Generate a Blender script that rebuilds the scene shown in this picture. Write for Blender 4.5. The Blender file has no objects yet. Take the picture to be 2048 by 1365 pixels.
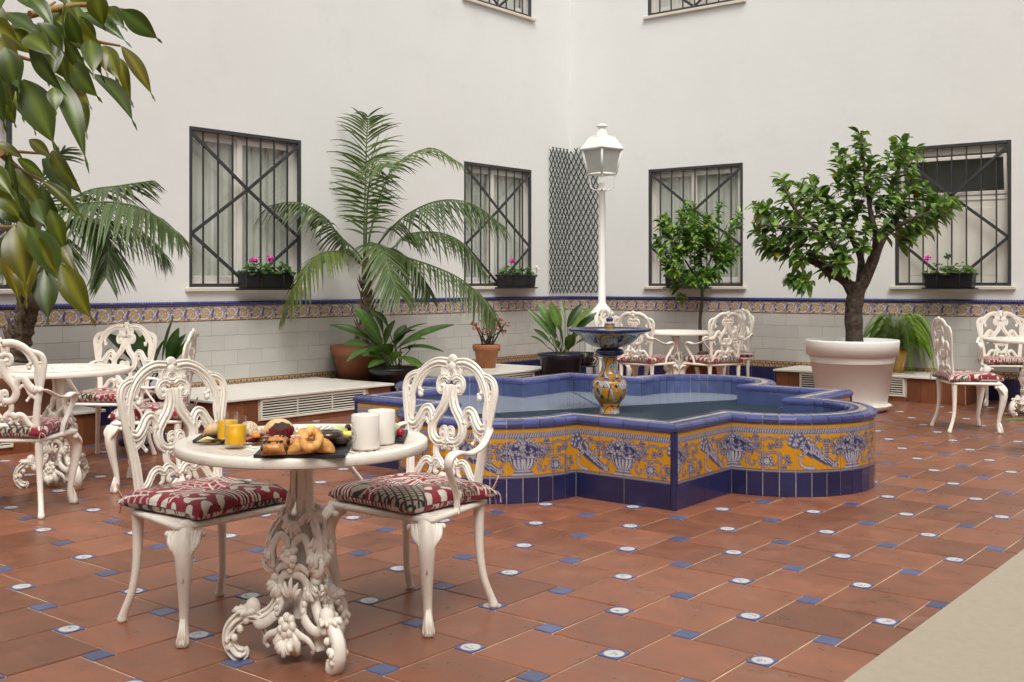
import bpy, math, random
import numpy as np
from mathutils import Vector, Matrix

# ------------------------------------------------------------------ camera, sky, sun, exposure
R = math.radians
SC = bpy.context.scene
COL = SC.collection
YAW = R(38.6); CAM_H = 1.28; FPX = 2190.0; HOR = 567.0
CX, CY = 9.0284, -12.6259
cam_data = bpy.data.cameras.new('camera')
cam = bpy.data.objects.new('camera', cam_data); COL.objects.link(cam)
cam.location = (CX, CY, CAM_H); cam.rotation_euler = (R(90), 0, YAW)
cam_data.sensor_width = 36; cam_data.lens = 36 * FPX / 2048
cam_data.shift_y = -(682.5 - HOR) / 2048
cam_data.clip_start = 0.05; cam_data.clip_end = 500
SC.camera = cam

SUN_EL, SUN_AZ = R(56), R(135)
world = bpy.data.worlds.new('World'); SC.world = world; world.use_nodes = True
wt = world.node_tree; wt.nodes.clear()
w_out = wt.nodes.new('ShaderNodeOutputWorld'); w_bg = wt.nodes.new('ShaderNodeBackground')
w_sky = wt.nodes.new('ShaderNodeTexSky'); w_sky.sky_type = 'NISHITA'; w_sky.sun_disc = False
w_sky.sun_elevation = SUN_EL; w_sky.sun_rotation = SUN_AZ; w_sky.dust_density = 6.0; w_sky.air_density = 1.0
w_hs = wt.nodes.new('ShaderNodeHueSaturation'); w_hs.inputs['Saturation'].default_value = 0.12
w_mix = wt.nodes.new('ShaderNodeMix'); w_mix.data_type = 'RGBA'; w_mix.blend_type = 'MULTIPLY'
w_mix.inputs[0].default_value = 1.0; w_mix.inputs[7].default_value = (1.0, 0.985, 0.94, 1)
wt.links.new(w_sky.outputs[0], w_hs.inputs['Color']); wt.links.new(w_hs.outputs[0], w_mix.inputs[6])
wt.links.new(w_mix.outputs[2], w_bg.inputs[0]); w_bg.inputs[1].default_value = 0.13
wt.links.new(w_bg.outputs[0], w_out.inputs[0])
sun_d = bpy.data.lights.new('sun', 'SUN'); sun_d.energy = 1.15; sun_d.angle = R(30); sun_d.color = (1.0, 0.95, 0.88)
sun = bpy.data.objects.new('sun', sun_d); COL.objects.link(sun)
sdir = Vector((math.cos(SUN_EL) * math.sin(SUN_AZ), math.cos(SUN_EL) * math.cos(SUN_AZ), math.sin(SUN_EL)))
sun.rotation_euler = sdir.to_track_quat('Z', 'Y').to_euler(); sun.location = (4, -6, 12)
SC.view_settings.view_transform = 'Standard'; SC.view_settings.look = 'None'
SC.view_settings.exposure = 0.40; SC.view_settings.gamma = 1.0
SC.render.engine = 'CYCLES'
cy = SC.cycles
cy.use_denoising = True; cy.max_bounces = 7; cy.diffuse_bounces = 4; cy.glossy_bounces = 3; cy.transmission_bounces = 6
cy.transparent_max_bounces = 12; cy.caustics_reflective = False; cy.caustics_refractive = False
cy.use_adaptive_sampling = True; cy.adaptive_threshold = 0.02; cy.sample_clamp_indirect = 6

# ------------------------------------------------------------------ measuring helpers (photo pixel -> place)
CA, SA = math.cos(YAW), math.sin(YAW)
def ray(px):
    r = (px - 1024) / FPX
    return (CA * r - SA, SA * r + CA)
def at_depth(px, py, d):
    r = ray(px); return Vector((CX + r[0] * d, CY + r[1] * d, CAM_H - (py - HOR) * d / FPX))
def ground(px, py, z=0.0):
    d = FPX * (CAM_H - z) / (py - HOR); p = at_depth(px, py, d); p.z = z; return p
def depth_of(p):
    return -SA * (p[0] - CX) + CA * (p[1] - CY)

# ------------------------------------------------------------------ object helpers
def tag(o, label=None, cat=None, group=None, kind=None):
    if label: o['label'] = label
    if cat: o['category'] = cat
    if group: o['group'] = group
    if kind: o['kind'] = kind
    return o
def empty(name, loc=(0, 0, 0), rz=0.0):
    o = bpy.data.objects.new(name, None); COL.objects.link(o); o.location = loc; o.rotation_euler = (0, 0, rz)
    o.empty_display_size = 0.05
    return o
def link(name, me, parent=None, loc=None, rot=None):
    o = bpy.data.objects.new(name, me); COL.objects.link(o)
    if parent is not None: o.parent = parent
    if loc is not None: o.location = loc
    if rot is not None: o.rotation_euler = rot
    return o
def copy_tree(o, parent=None):
    c = o.copy(); COL.objects.link(c)
    if parent is not None: c.parent = parent
    for ch in list(o.children): copy_tree(ch, c)
    return c

class MB:
    """collects vertices and faces of one mesh"""
    def __init__(s): s.v = []; s.f = []; s.c = None; s.sm = []
    def add(s, vs, fs, smooth=False):
        n = len(s.v); s.v.extend([tuple(p) for p in vs]); s.f.extend([tuple(i + n for i in f) for f in fs]); s.sm.extend([smooth] * len(fs))
        return n
    def box(s, a, b):
        x0, y0, z0 = a; x1, y1, z1 = b
        s.add([(x0, y0, z0), (x1, y0, z0), (x1, y1, z0), (x0, y1, z0), (x0, y0, z1), (x1, y0, z1), (x1, y1, z1), (x0, y1, z1)],
              [(0, 3, 2, 1), (4, 5, 6, 7), (0, 1, 5, 4), (1, 2, 6, 5), (2, 3, 7, 6), (3, 0, 4, 7)])
    def bbox(s, a, b, bev=0.003):
        """box with chamfered edges"""
        x0, y0, z0 = a; x1, y1, z1 = b; e = min(bev, (x1 - x0) * .45, (y1 - y0) * .45, (z1 - z0) * .45)
        vs = []
        for (z, i) in ((z0, e), (z0 + e, 0), (z1 - e, 0), (z1, e)):
            if i: vs += [(x0 + e, y0 + e, z), (x1 - e, y0 + e, z), (x1 - e, y1 - e, z), (x0 + e, y1 - e, z)]
            else: vs += [(x0 + e, y0, z), (x1 - e, y0, z), (x1, y0 + e, z), (x1, y1 - e, z), (x1 - e, y1, z), (x0 + e, y1, z), (x0, y1 - e, z), (x0, y0 + e, z)]
        fs = [(3, 2, 1, 0), (20, 21, 22, 23)]
        for k in range(8): fs.append((4 + k, 4 + (k + 1) % 8, 12 + (k + 1) % 8, 12 + k))
        for k in range(4):
            a0, a1 = 4 + 2 * k, 4 + 2 * k + 1
            fs.append((k, (k + 1) % 4, a1, a0)); fs.append(((k + 1) % 4, 4 + (2 * k + 2) % 8, a1))
            b0, b1 = 12 + 2 * k, 12 + 2 * k + 1
            fs.append((b0, b1, 20 + (k + 1) % 4, 20 + k)); fs.append((b1, 12 + (2 * k + 2) % 8, 20 + (k + 1) % 4))
        s.add(vs, fs)
    def grid(s, P, nu, nv, wrap_u=False, smooth=True):
        """P: list of rows (nv rows of nu points)"""
        n = len(s.v); s.v.extend([tuple(p) for row in P for p in row])
        for j in range(nv - 1):
            for i in range(nu - 1 + (1 if wrap_u else 0)):
                i2 = (i + 1) % nu
                s.f.append((n + j * nu + i, n + j * nu + i2, n + (j + 1) * nu + i2, n + (j + 1) * nu + i)); s.sm.append(smooth)
        return n
    def lathe(s, prof, seg=24, c=(0, 0, 0), smooth=True, closed=False):
        P = [[(c[0] + r * math.cos(2 * math.pi * i / seg), c[1] + r * math.sin(2 * math.pi * i / seg), c[2] + z) for i in range(seg)] for r, z in prof]
        if closed: P.append(P[0])
        s.grid(P, seg, len(P), True, smooth)
    def tube(s, pts, rad, seg=8, flat=1.0, ref=None, cap=True, prof=None, smooth=True):
        """swept tube; rad number or list; ref: vector that fixes the section's second axis; flat scales along ref"""
        pts = [Vector(p) for p in pts]; n = len(pts)
        if not hasattr(rad, '__len__'): rad = [rad] * n
        if prof is None: prof = [(math.cos(2 * math.pi * k / seg), math.sin(2 * math.pi * k / seg)) for k in range(seg)]
        seg = len(prof); P = []; prev = None
        for i in range(n):
            t = (pts[min(i + 1, n - 1)] - pts[max(i - 1, 0)])
            if t.length < 1e-9: t = Vector((0, 0, 1))
            t.normalize()
            if ref is not None:
                b = Vector(ref); b = b - t * b.dot(t)
                if b.length < 1e-6: b = t.orthogonal()
                b.normalize(); a = t.cross(b)
            else:
                if prev is None: a = t.orthogonal().normalized()
                else:
                    a = prev - t * prev.dot(t)
                    a = a.normalized() if a.length > 1e-6 else t.orthogonal().normalized()
                prev = a; b = t.cross(a)
            P.append([pts[i] + a * (rad[i] * u) + b * (rad[i] * w * flat) for u, w in prof])
        n0 = s.grid(P, seg, n, True, smooth)
        if cap:
            s.f.append(tuple(n0 + k for k in range(seg))[::-1]); s.sm.append(False)
            m = n0 + (n - 1) * seg; s.f.append(tuple(m + k for k in range(seg))); s.sm.append(False)
    def ball(s, c, r, seg=10, rings=7, sc=(1, 1, 1), rot=None):
        P = []
        for j in range(rings + 1):
            t = math.pi * j / rings; row = []
            for i in range(seg):
                p = Vector((math.sin(t) * math.cos(2 * math.pi * i / seg) * sc[0], math.sin(t) * math.sin(2 * math.pi * i / seg) * sc[1], -math.cos(t) * sc[2])) * r
                if rot is not None: p = rot @ p
                row.append(Vector(c) + p)
            P.append(row)
        s.grid(P, seg, rings + 1, True, True)
    def mesh(s, name, mat=None, cols=None):
        me = bpy.data.meshes.new(name); me.from_pydata(s.v, [], s.f)
        me.polygons.foreach_set('use_smooth', s.sm)
        if mat is not None: me.materials.append(mat)
        if cols is not None: set_cols(me, cols)
        me.update(); return me
    def build(s, name, mat, parent=None, loc=None, rot=None, cols=None):
        return link(name, s.mesh(name, mat, cols), parent, loc, rot)
def set_cols(me, cols):
    cols = np.asarray(cols, dtype=np.float32)
    if cols.shape[1] == 3: cols = np.concatenate([cols, np.ones((len(cols), 1), np.float32)], 1)
    at = me.color_attributes.new('col', 'FLOAT_COLOR', 'POINT'); at.data.foreach_set('color', cols.ravel())

def spline(pts, n=8):
    """Catmull-Rom through points of any dimension"""
    P = [np.array(p, float) for p in pts]; out = []
    if len(P) < 3:
        return [tuple(P[0] + (P[-1] - P[0]) * k / n) for k in range(n + 1)]
    P = [2 * P[0] - P[1]] + P + [2 * P[-1] - P[-2]]
    for i in range(1, len(P) - 2):
        for k in range(n):
            t = k / n; a, b, c, d = P[i - 1], P[i], P[i + 1], P[i + 2]
            out.append(tuple(0.5 * (2 * b + (c - a) * t + (2 * a - 5 * b + 4 * c - d) * t * t + (3 * b - a - 3 * c + d) * t ** 3)))
    out.append(tuple(P[-2])); return out
def spiral2(cx, cy, r0, r1, a0, a1, n=20):
    return [(cx + (r0 + (r1 - r0) * k / n) * math.cos(a0 + (a1 - a0) * k / n), cy + (r0 + (r1 - r0) * k / n) * math.sin(a0 + (a1 - a0) * k / n)) for k in range(n + 1)]

# ------------------------------------------------------------------ materials
MATS = {}
def nodes(m): m.use_nodes = True; t = m.node_tree; return t, t.nodes['Principled BSDF']
def mk(name, col, rough=0.5, var=0.0, scale=6.0, bump=0.0, bscale=40.0, spec=0.5, coat=0.0, rand=0.0, metal=0.0, dirt=None, dscale=12.0, damt=0.35, rvar=0.0, col2=None):
    """procedural material: base colour with two octaves of world-space noise, per-object variation, fine relief, dirt"""
    m = bpy.data.materials.new(name); t, b = nodes(m); N = t.nodes.new; L = t.links.new
    b.inputs['Roughness'].default_value = rough; b.inputs['Metallic'].default_value = metal
    b.inputs['Specular IOR Level'].default_value = spec; b.inputs['Coat Weight'].default_value = coat; b.inputs['Coat Roughness'].default_value = 0.08
    geo = N('ShaderNodeNewGeometry')
    col_out = None
    rgb = N('ShaderNodeRGB'); rgb.outputs[0].default_value = (*col, 1); col_out = rgb.outputs[0]
    if var or col2:
        nz = N('ShaderNodeTexNoise'); nz.inputs['Scale'].default_value = scale; nz.inputs['Detail'].default_value = 6; nz.inputs['Roughness'].default_value = 0.65
        L(geo.outputs['Position'], nz.inputs['Vector'])
        if col2 is not None:
            rp = N('ShaderNodeMapRange'); rp.inputs[1].default_value = 0.38; rp.inputs[2].default_value = 0.66; L(nz.outputs[0], rp.inputs[0])
            mx = N('ShaderNodeMix'); mx.data_type = 'RGBA'; mx.inputs[7].default_value = (*col2, 1)
            L(rp.outputs[0], mx.inputs[0]); L(col_out, mx.inputs[6]); col_out = mx.outputs[2]
        if var:
            mr = N('ShaderNodeMapRange'); mr.inputs[1].default_value = 0.25; mr.inputs[2].default_value = 0.75; mr.inputs[3].default_value = 1 - var; mr.inputs[4].default_value = 1 + var
            L(nz.outputs[0], mr.inputs[0])
            vm = N('ShaderNodeVectorMath'); vm.operation = 'SCALE'; L(col_out, vm.inputs[0]); L(mr.outputs[0], vm.inputs['Scale']); col_out = vm.outputs[0]
        if rvar:
            m2 = N('ShaderNodeMapRange'); m2.inputs[1].default_value = 0.3; m2.inputs[2].default_value = 0.7; m2.inputs[3].default_value = max(0.02, rough - rvar); m2.inputs[4].default_value = min(1, rough + rvar)
            L(nz.outputs[0], m2.inputs[0]); L(m2.outputs[0], b.inputs['Roughness'])
    if rand:
        oi = N('ShaderNodeObjectInfo'); mr = N('ShaderNodeMapRange'); mr.inputs[3].default_value = 1 - rand; mr.inputs[4].default_value = 1 + rand
        L(oi.outputs['Random'], mr.inputs[0]); vm = N('ShaderNodeVectorMath'); vm.operation = 'SCALE'
        L(col_out, vm.inputs[0]); L(mr.outputs[0], vm.inputs['Scale']); col_out = vm.outputs[0]
    if dirt is not None:
        nz2 = N('ShaderNodeTexNoise'); nz2.inputs['Scale'].default_value = dscale; nz2.inputs['Detail'].default_value = 8; nz2.inputs['Roughness'].default_value = 0.75
        L(geo.outputs['Position'], nz2.inputs['Vector'])
        rp = N('ShaderNodeMapRange'); rp.inputs[1].default_value = 0.56; rp.inputs[2].default_value = 0.78; rp.inputs[4].default_value = damt; L(nz2.outputs[0], rp.inputs[0])
        mx = N('ShaderNodeMix'); mx.data_type = 'RGBA'; mx.inputs[7].default_value = (*dirt, 1)
        L(rp.outputs[0], mx.inputs[0]); L(col_out, mx.inputs[6]); col_out = mx.outputs[2]
    L(col_out, b.inputs['Base Color'])
    if bump:
        nb = N('ShaderNodeTexNoise'); nb.inputs['Scale'].default_value = bscale; nb.inputs['Detail'].default_value = 5
        L(geo.outputs['Position'], nb.inputs['Vector']); bp = N('ShaderNodeBump'); bp.inputs['Strength'].default_value = bump; bp.inputs['Distance'].default_value = 0.01
        L(nb.outputs[0], bp.inputs['Height']); L(bp.outputs[0], b.inputs['Normal'])
    MATS[name] = m; return m
def mk_print(name, rough=0.25, coat=0.0, bump=0.0, bscale=60, sheen=0.0, transl=0.0, var=0.12, vscale=10):
    """colour comes from the mesh's own painted colour attribute"""
    m = bpy.data.materials.new(name); t, b = nodes(m); N = t.nodes.new; L = t.links.new
    a = N('ShaderNodeAttribute'); a.attribute_name = 'col'; geo = N('ShaderNodeNewGeometry')
    nz = N('ShaderNodeTexNoise'); nz.inputs['Scale'].default_value = vscale; nz.inputs['Detail'].default_value = 6; L(geo.outputs['Position'], nz.inputs['Vector'])
    mr = N('ShaderNodeMapRange'); mr.inputs[1].default_value = 0.25; mr.inputs[2].default_value = 0.75; mr.inputs[3].default_value = 1 - var; mr.inputs[4].default_value = 1 + var
    L(nz.outputs[0], mr.inputs[0]); vm = N('ShaderNodeVectorMath'); vm.operation = 'SCALE'; L(a.outputs['Color'], vm.inputs[0]); L(mr.outputs[0], vm.inputs['Scale'])
    L(vm.outputs[0], b.inputs['Base Color'])
    b.inputs['Roughness'].default_value = rough; b.inputs['Coat Weight'].default_value = coat; b.inputs['Coat Roughness'].default_value = 0.1
    b.inputs['Sheen Weight'].default_value = sheen
    if bump:
        nb = N('ShaderNodeTexNoise'); nb.inputs['Scale'].default_value = bscale; nb.inputs['Detail'].default_value = 4
        L(geo.outputs['Position'], nb.inputs['Vector']); bp = N('ShaderNodeBump'); bp.inputs['Strength'].default_value = bump; bp.inputs['Distance'].default_value = 0.006
        L(nb.outputs[0], bp.inputs['Height']); L(bp.outputs[0], b.inputs['Normal'])
    if transl:
        tr = N('ShaderNodeBsdfTranslucent'); mx = N('ShaderNodeMixShader'); mx.inputs[0].default_value = transl
        v2 = N('ShaderNodeVectorMath'); v2.operation = 'MULTIPLY'; v2.inputs[1].default_value = (1.3, 1.5, 0.6); L(vm.outputs[0], v2.inputs[0])
        L(v2.outputs[0], tr.inputs['Color']); L(b.outputs[0], mx.inputs[1]); L(tr.outputs[0], mx.inputs[2])
        L(mx.outputs[0], t.nodes['Material Output'].inputs[0])
    MATS[name] = m; return m
def mk_glass(name, tint=(1, 1, 1), rough=0.0, ior=1.45, milk=None):
    m = bpy.data.materials.new(name); m.use_nodes = True; t = m.node_tree; t.nodes.clear(); N = t.nodes.new; L = t.links.new
    o = N('ShaderNodeOutputMaterial'); mx = N('ShaderNodeMixShader'); fr = N('ShaderNodeFresnel'); ge = N('ShaderNodeNewGeometry'); im = N('ShaderNodeMix'); im.inputs[2].default_value = ior; im.inputs[3].default_value = 1 / ior
    L(ge.outputs['Backfacing'], im.inputs[0]); L(im.outputs[0], fr.inputs[0])
    tr = N('ShaderNodeBsdfTransparent'); tr.inputs[0].default_value = (*tint, 1); gl = N('ShaderNodeBsdfGlossy'); gl.inputs['Roughness'].default_value = rough
    L(fr.outputs[0], mx.inputs[0]); L(tr.outputs[0], mx.inputs[1]); L(gl.outputs[0], mx.inputs[2]); L(mx.outputs[0], o.inputs[0])
    if milk:
        df = N('ShaderNodeBsdfDiffuse'); df.inputs[0].default_value = (*milk[0], 1); m2 = N('ShaderNodeMixShader'); m2.inputs[0].default_value = milk[1]
        L(tr.outputs[0], m2.inputs[1]); L(df.outputs[0], m2.inputs[2]); L(m2.outputs[0], mx.inputs[1])
    MATS[name] = m; return m

mk('plaster', (0.705, 0.705, 0.695), 0.9, dirt=(0.50, 0.48, 0.45), dscale=0.9, damt=0.28, var=0.035, scale=0.8, bump=0.16, bscale=12, spec=0.2)
mk('terracotta_floor', (0.22, 0.083, 0.046), 0.36, var=0.26, scale=6, rand=0.22, bump=0.10, bscale=30, dirt=(0.34, 0.20, 0.14), dscale=3.5, damt=0.65, rvar=0.12, spec=0.5)
mk('grout_floor', (0.50, 0.37, 0.26), 0.9, var=0.45, scale=5)
mk('inlay_blue', (0.080, 0.098, 0.205), 0.3, var=0.2, scale=14, rand=0.25, dirt=(0.3, 0.3, 0.42), dscale=40, damt=0.3)
mk('wall_tile', (0.455, 0.44, 0.415), 0.22, var=0.05, scale=3, rand=0.05, bump=0.05, bscale=8)
mk('grout_wall', (0.40, 0.38, 0.35), 0.9)
mk('glaze_blue', (0.054, 0.066, 0.205), 0.22, var=0.22, scale=9, rand=0.24, coat=0.3, bump=0.05, bscale=25)
mk('glaze_navy', (0.017, 0.020, 0.078), 0.2, var=0.2, scale=6, rand=0.22, coat=0.3, bump=0.05, bscale=20)
mk('glaze_inner', (0.062, 0.085, 0.20), 0.3, var=0.25, scale=5, rand=0.2, dirt=(0.22, 0.24, 0.30), dscale=6, damt=0.6)
mk('glaze_rope', (0.020, 0.024, 0.15), 0.15, var=0.2, scale=20, rand=0.15, coat=0.5)
mk('mortar', (0.62, 0.55, 0.47), 0.85, var=0.15, scale=20)
mk('cast_white', (0.82, 0.765, 0.69), 0.38, var=0.05, scale=9, bump=0.08, bscale=90, dirt=(0.33, 0.22, 0.13), dscale=26, damt=0.45)
mk('cast_white_far', (0.80, 0.77, 0.72), 0.42, var=0.05, scale=9, dirt=(0.4, 0.3, 0.22), dscale=26, damt=0.25)
mk('marble', (0.70, 0.675, 0.62), 0.3, var=0.06, scale=4, dirt=(0.5, 0.47, 0.42), dscale=3, damt=0.35)
mk('bench_tile', (0.19, 0.066, 0.028), 0.4, var=0.2, scale=8, rand=0.15, dirt=(0.36, 0.2, 0.12), dscale=6, damt=0.3)
mk('vent_paint', (0.68, 0.64, 0.56), 0.45, var=0.05)
mk('vent_dark', (0.03, 0.025, 0.02), 0.8)
mk('iron', (0.034, 0.034, 0.036), 0.5, var=0.2, scale=30, bump=0.06, bscale=60)
mk('trellis_green', (0.020, 0.032, 0.026), 0.55)
mk('white_frame', (0.72, 0.69, 0.64), 0.35, var=0.03)
mk('sill_stone', (0.60, 0.54, 0.47), 0.6, var=0.1, scale=12)
mk('curtain', (0.80, 0.79, 0.74), 0.9, var=0.05)
mk('shutter', (0.70, 0.67, 0.60), 0.6, var=0.03)
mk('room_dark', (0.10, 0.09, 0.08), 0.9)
mk('terracotta_pot', (0.33, 0.125, 0.055), 0.7, var=0.2, scale=10, bump=0.1, bscale=30, dirt=(0.45, 0.3, 0.22), dscale=9, damt=0.4)
mk('brown_pot', (0.22, 0.075, 0.032), 0.55, var=0.1, scale=6)
mk('navy_pot', (0.012, 0.014, 0.035), 0.3, var=0.1)
mk('black_pot', (0.010, 0.010, 0.013), 0.35, var=0.1)
mk('white_pot', (0.84, 0.83, 0.80), 0.45, var=0.03, scale=4)
mk('soil', (0.035, 0.025, 0.018), 0.95, var=0.4, scale=40, bump=0.5, bscale=60)
mk('bark', (0.040, 0.028, 0.020), 0.9, var=0.45, scale=22, bump=1.0, bscale=45, col2=(0.085, 0.06, 0.045))
mk('palm_bark', (0.085, 0.06, 0.04), 0.9, var=0.45, scale=22, bump=0.8, bscale=50, col2=(0.16, 0.12, 0.085))
mk('twig', (0.30, 0.17, 0.05), 0.6, var=0.2)
mk('green_stem', (0.10, 0.14, 0.04), 0.5, var=0.2)
mk('slate', (0.022, 0.023, 0.026), 0.55, var=0.25, scale=30, bump=0.15, bscale=70)
mk('mug_white', (0.80, 0.755, 0.69), 0.18, var=0.01, coat=0.4)
mk('ink', (0.02, 0.02, 0.022), 0.6)
mk('juice', (1.0, 0.54, 0.008), 0.35, spec=0.3)
mk('chocolate', (0.040, 0.018, 0.012), 0.22, var=0.2, scale=60, coat=0.3)
mk('crust', (0.60, 0.27, 0.06), 0.5, var=0.35, scale=28, bump=0.25, bscale=80, col2=(0.70, 0.40, 0.13))
mk('crust_dark', (0.42, 0.15, 0.035), 0.4, var=0.3, scale=25, bump=0.2, bscale=70, col2=(0.60, 0.28, 0.08))
mk('roll_pale', (0.68, 0.46, 0.24), 0.75, var=0.2, scale=30, bump=0.2, bscale=80)
mk('roll_seeded', (0.60, 0.42, 0.25), 0.8, var=0.5, scale=160, bump=0.6, bscale=220, col2=(0.78, 0.68, 0.52))
mk('sugar', (0.78, 0.72, 0.68), 0.9)
mk('muffin_paper', (0.30, 0.012, 0.03), 0.6, var=0.15)
mk('muffin', (0.055, 0.025, 0.018), 0.8, var=0.4, scale=60, bump=0.5, bscale=120)
mk('cheese', (0.74, 0.62, 0.30), 0.5, var=0.08)
mk('ham', (0.42, 0.09, 0.07), 0.45, var=0.3, scale=60)
mk('apricot', (0.75, 0.25, 0.02), 0.5, var=0.1)
mk('berry', (0.30, 0.008, 0.03), 0.3, var=0.2, scale=60)
mk('berry_dark', (0.045, 0.008, 0.02), 0.35, var=0.4, scale=120, bump=0.5, bscale=250)
mk('melon', (0.60, 0.66, 0.36), 0.4, var=0.1)
mk('kiwi', (0.34, 0.42, 0.07), 0.4, var=0.2, scale=50)
mk('pineapple', (0.80, 0.62, 0.10), 0.45, var=0.15, scale=40)
mk('lamp_paint', (0.78, 0.765, 0.74), 0.4, var=0.03, dirt=(0.4, 0.33, 0.28), dscale=30, damt=0.3)
mk('ledge_stone', (0.385, 0.33, 0.255), 0.85, var=0.06, scale=40, bump=0.15, bscale=120, dirt=(0.33, 0.28, 0.22), dscale=7, damt=0.4)
mk('geranium_leaf', (0.035, 0.085, 0.018), 0.5, var=0.4, scale=30)
mk('pink_flower', (0.60, 0.02, 0.30), 0.5, var=0.2, scale=60)
mk('white_flower', (0.8, 0.76, 0.70), 0.6)
mk('red_flower', (0.42, 0.06, 0.05), 0.6, var=0.3, scale=60)
mk('cord', (0.30, 0.05, 0.06), 0.8, var=0.5, scale=200, col2=(0.6, 0.5, 0.42))
mk_print('print_glaze', 0.2, coat=0.35, var=0.08, bump=0.03, bscale=20)
mk_print('print_matte', 0.4, var=0.1)
mk_print('fabric', 0.9, sheen=0.15, bump=0.25, bscale=500, var=0.08)
mk_print('leaf', 0.36, transl=0.22, var=0.22, vscale=25, bump=0.05, bscale=60)
mk_print('leaf_gloss', 0.28, transl=0.25, var=0.15, vscale=14, bump=0.04, bscale=30)
mk_glass('window_glass', (0.86, 0.89, 0.87), 0.0, 2.0)
mk_glass('clear_glass', (1.0, 1.0, 1.0), 0.0, 1.35)
mk_glass('frosted', (0.42, 0.43, 0.41), 0.3, 1.5)
mk_glass('pond_water', (0.70, 0.80, 0.88), 0.12, 1.42, milk=((0.43, 0.485, 0.55), 0.68))
mk_glass('jet_water', (0.80, 0.82, 0.82), 0.1, 1.33)
mk('lamp_pane', (0.33, 0.335, 0.315), 0.25, var=0.08, scale=8, coat=0.5)
M = MATS
# ------------------------------------------------------------------ painted prints (drawn into arrays, carried by mesh colours)
YEL = (0.53, 0.245, 0.008); WHT = (0.43, 0.42, 0.45); NAV = (0.025, 0.028, 0.105); MIDB = (0.075, 0.082, 0.20); GRY = (0.24, 0.23, 0.29)
class Canvas:
    def __init__(s, w, h, ppm, bg):
        s.w, s.h, s.ppm = w, h, ppm; s.W, s.H = max(2, int(round(w * ppm))), max(2, int(round(h * ppm)))
        s.a = np.ones((s.H, s.W, 3), np.float32) * np.array(bg, np.float32)
    def _win(s, x0, x1, y0, y1):
        i0, i1 = max(0, int(x0 * s.ppm) - 1), min(s.W, int(x1 * s.ppm) + 2); j0, j1 = max(0, int(y0 * s.ppm) - 1), min(s.H, int(y1 * s.ppm) + 2)
        if i0 >= i1 or j0 >= j1: return None
        X, Y = np.meshgrid((np.arange(i0, i1) + .5) / s.ppm, (np.arange(j0, j1) + .5) / s.ppm)
        return slice(j0, j1), slice(i0, i1), X, Y
    def _each(s, fn, x0, x1, y0, y1, col):
        for sh in (0, -s.w, s.w):
            q = s._win(x0 + sh, x1 + sh, y0, y1)
            if q is None: continue
            m = fn(q[2] - sh, q[3]); s.a[q[0], q[1]][m] = col
    def disc(s, x, y, r, col, sy=1.0):
        s._each(lambda X, Y: (X - x) ** 2 + ((Y - y) / sy) ** 2 < r * r, x - r, x + r, y - r * sy, y + r * sy, col)
    def odisc(s, x, y, r, col, line=NAV, lw=0.003): s.disc(x, y, r + lw, line); s.disc(x, y, r, col)
    def rect(s, x0, x1, y0, y1, col): s._each(lambda X, Y: (X >= x0) & (X < x1) & (Y >= y0) & (Y < y1), x0, x1, y0, y1, col)
    def stroke(s, pts, w0, w1, col):
        n = len(pts) - 1
        for k in range(n):
            (xa, ya), (xb, yb) = pts[k][:2], pts[k + 1][:2]; r = (w0 + (w1 - w0) * (k + .5) / n) / 2
            dx, dy = xb - xa, yb - ya; q = dx * dx + dy * dy + 1e-12
            def fn(X, Y):
                t = np.clip(((X - xa) * dx + (Y - ya) * dy) / q, 0, 1); return (X - xa - t * dx) ** 2 + (Y - ya - t * dy) ** 2 < r * r
            s._each(fn, min(xa, xb) - r, max(xa, xb) + r, min(ya, yb) - r, max(ya, yb) + r, col)
    def ostroke(s, pts, w0, w1, col, line=NAV, lw=0.0032):
        s.stroke(pts, w0 + 2 * lw, w1 + 2 * lw, line); s.stroke(pts, w0, w1, col)
    def poly(s, P, col):
        P = [(float(a), float(b)) for a, b in P]; xs = [p[0] for p in P]; ys = [p[1] for p in P]
        def fn(X, Y):
            m = np.zeros(X.shape, bool)
            for k in range(len(P)):
                (xa, ya), (xb, yb) = P[k - 1], P[k]
                c = ((ya > Y) != (yb > Y)); m ^= c & (X < (xb - xa) * (Y - ya) / ((yb - ya) if abs(yb - ya) > 1e-12 else 1e-12) + xa)
            return m
        s._each(fn, min(xs), max(xs), min(ys), max(ys), col)
    def leaf(s, x, y, ang, L, W, col, line=NAV):
        c, q = math.cos(ang), math.sin(ang); P = [(x + c * t * L - q * W * math.sin(math.pi * t ** .8) * sg, y + q * t * L + c * W * math.sin(math.pi * t ** .8) * sg) for sg, ts in ((1, np.linspace(0, 1, 8)), (-1, np.linspace(1, 0, 8))) for t in ts]
        s.poly(P, col); s.stroke(P + [P[0]], 0.0034, 0.0034, line); s.stroke([(x, y), (x + c * L * .8, y + q * L * .8)], .003, .001, line)
    def sample(s, U, V, blur=1):
        a = s.a
        if blur > 0:
            for ax in (0, 1):
                k = sum(np.roll(a, d, ax) for d in range(-blur, blur + 1)) / (2 * blur + 1); a = k
        i = (np.asarray(U) * s.ppm).astype(int) % s.W; j = np.clip((np.asarray(V) * s.ppm).astype(int), 0, s.H - 1)
        return a[j, i]

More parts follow.
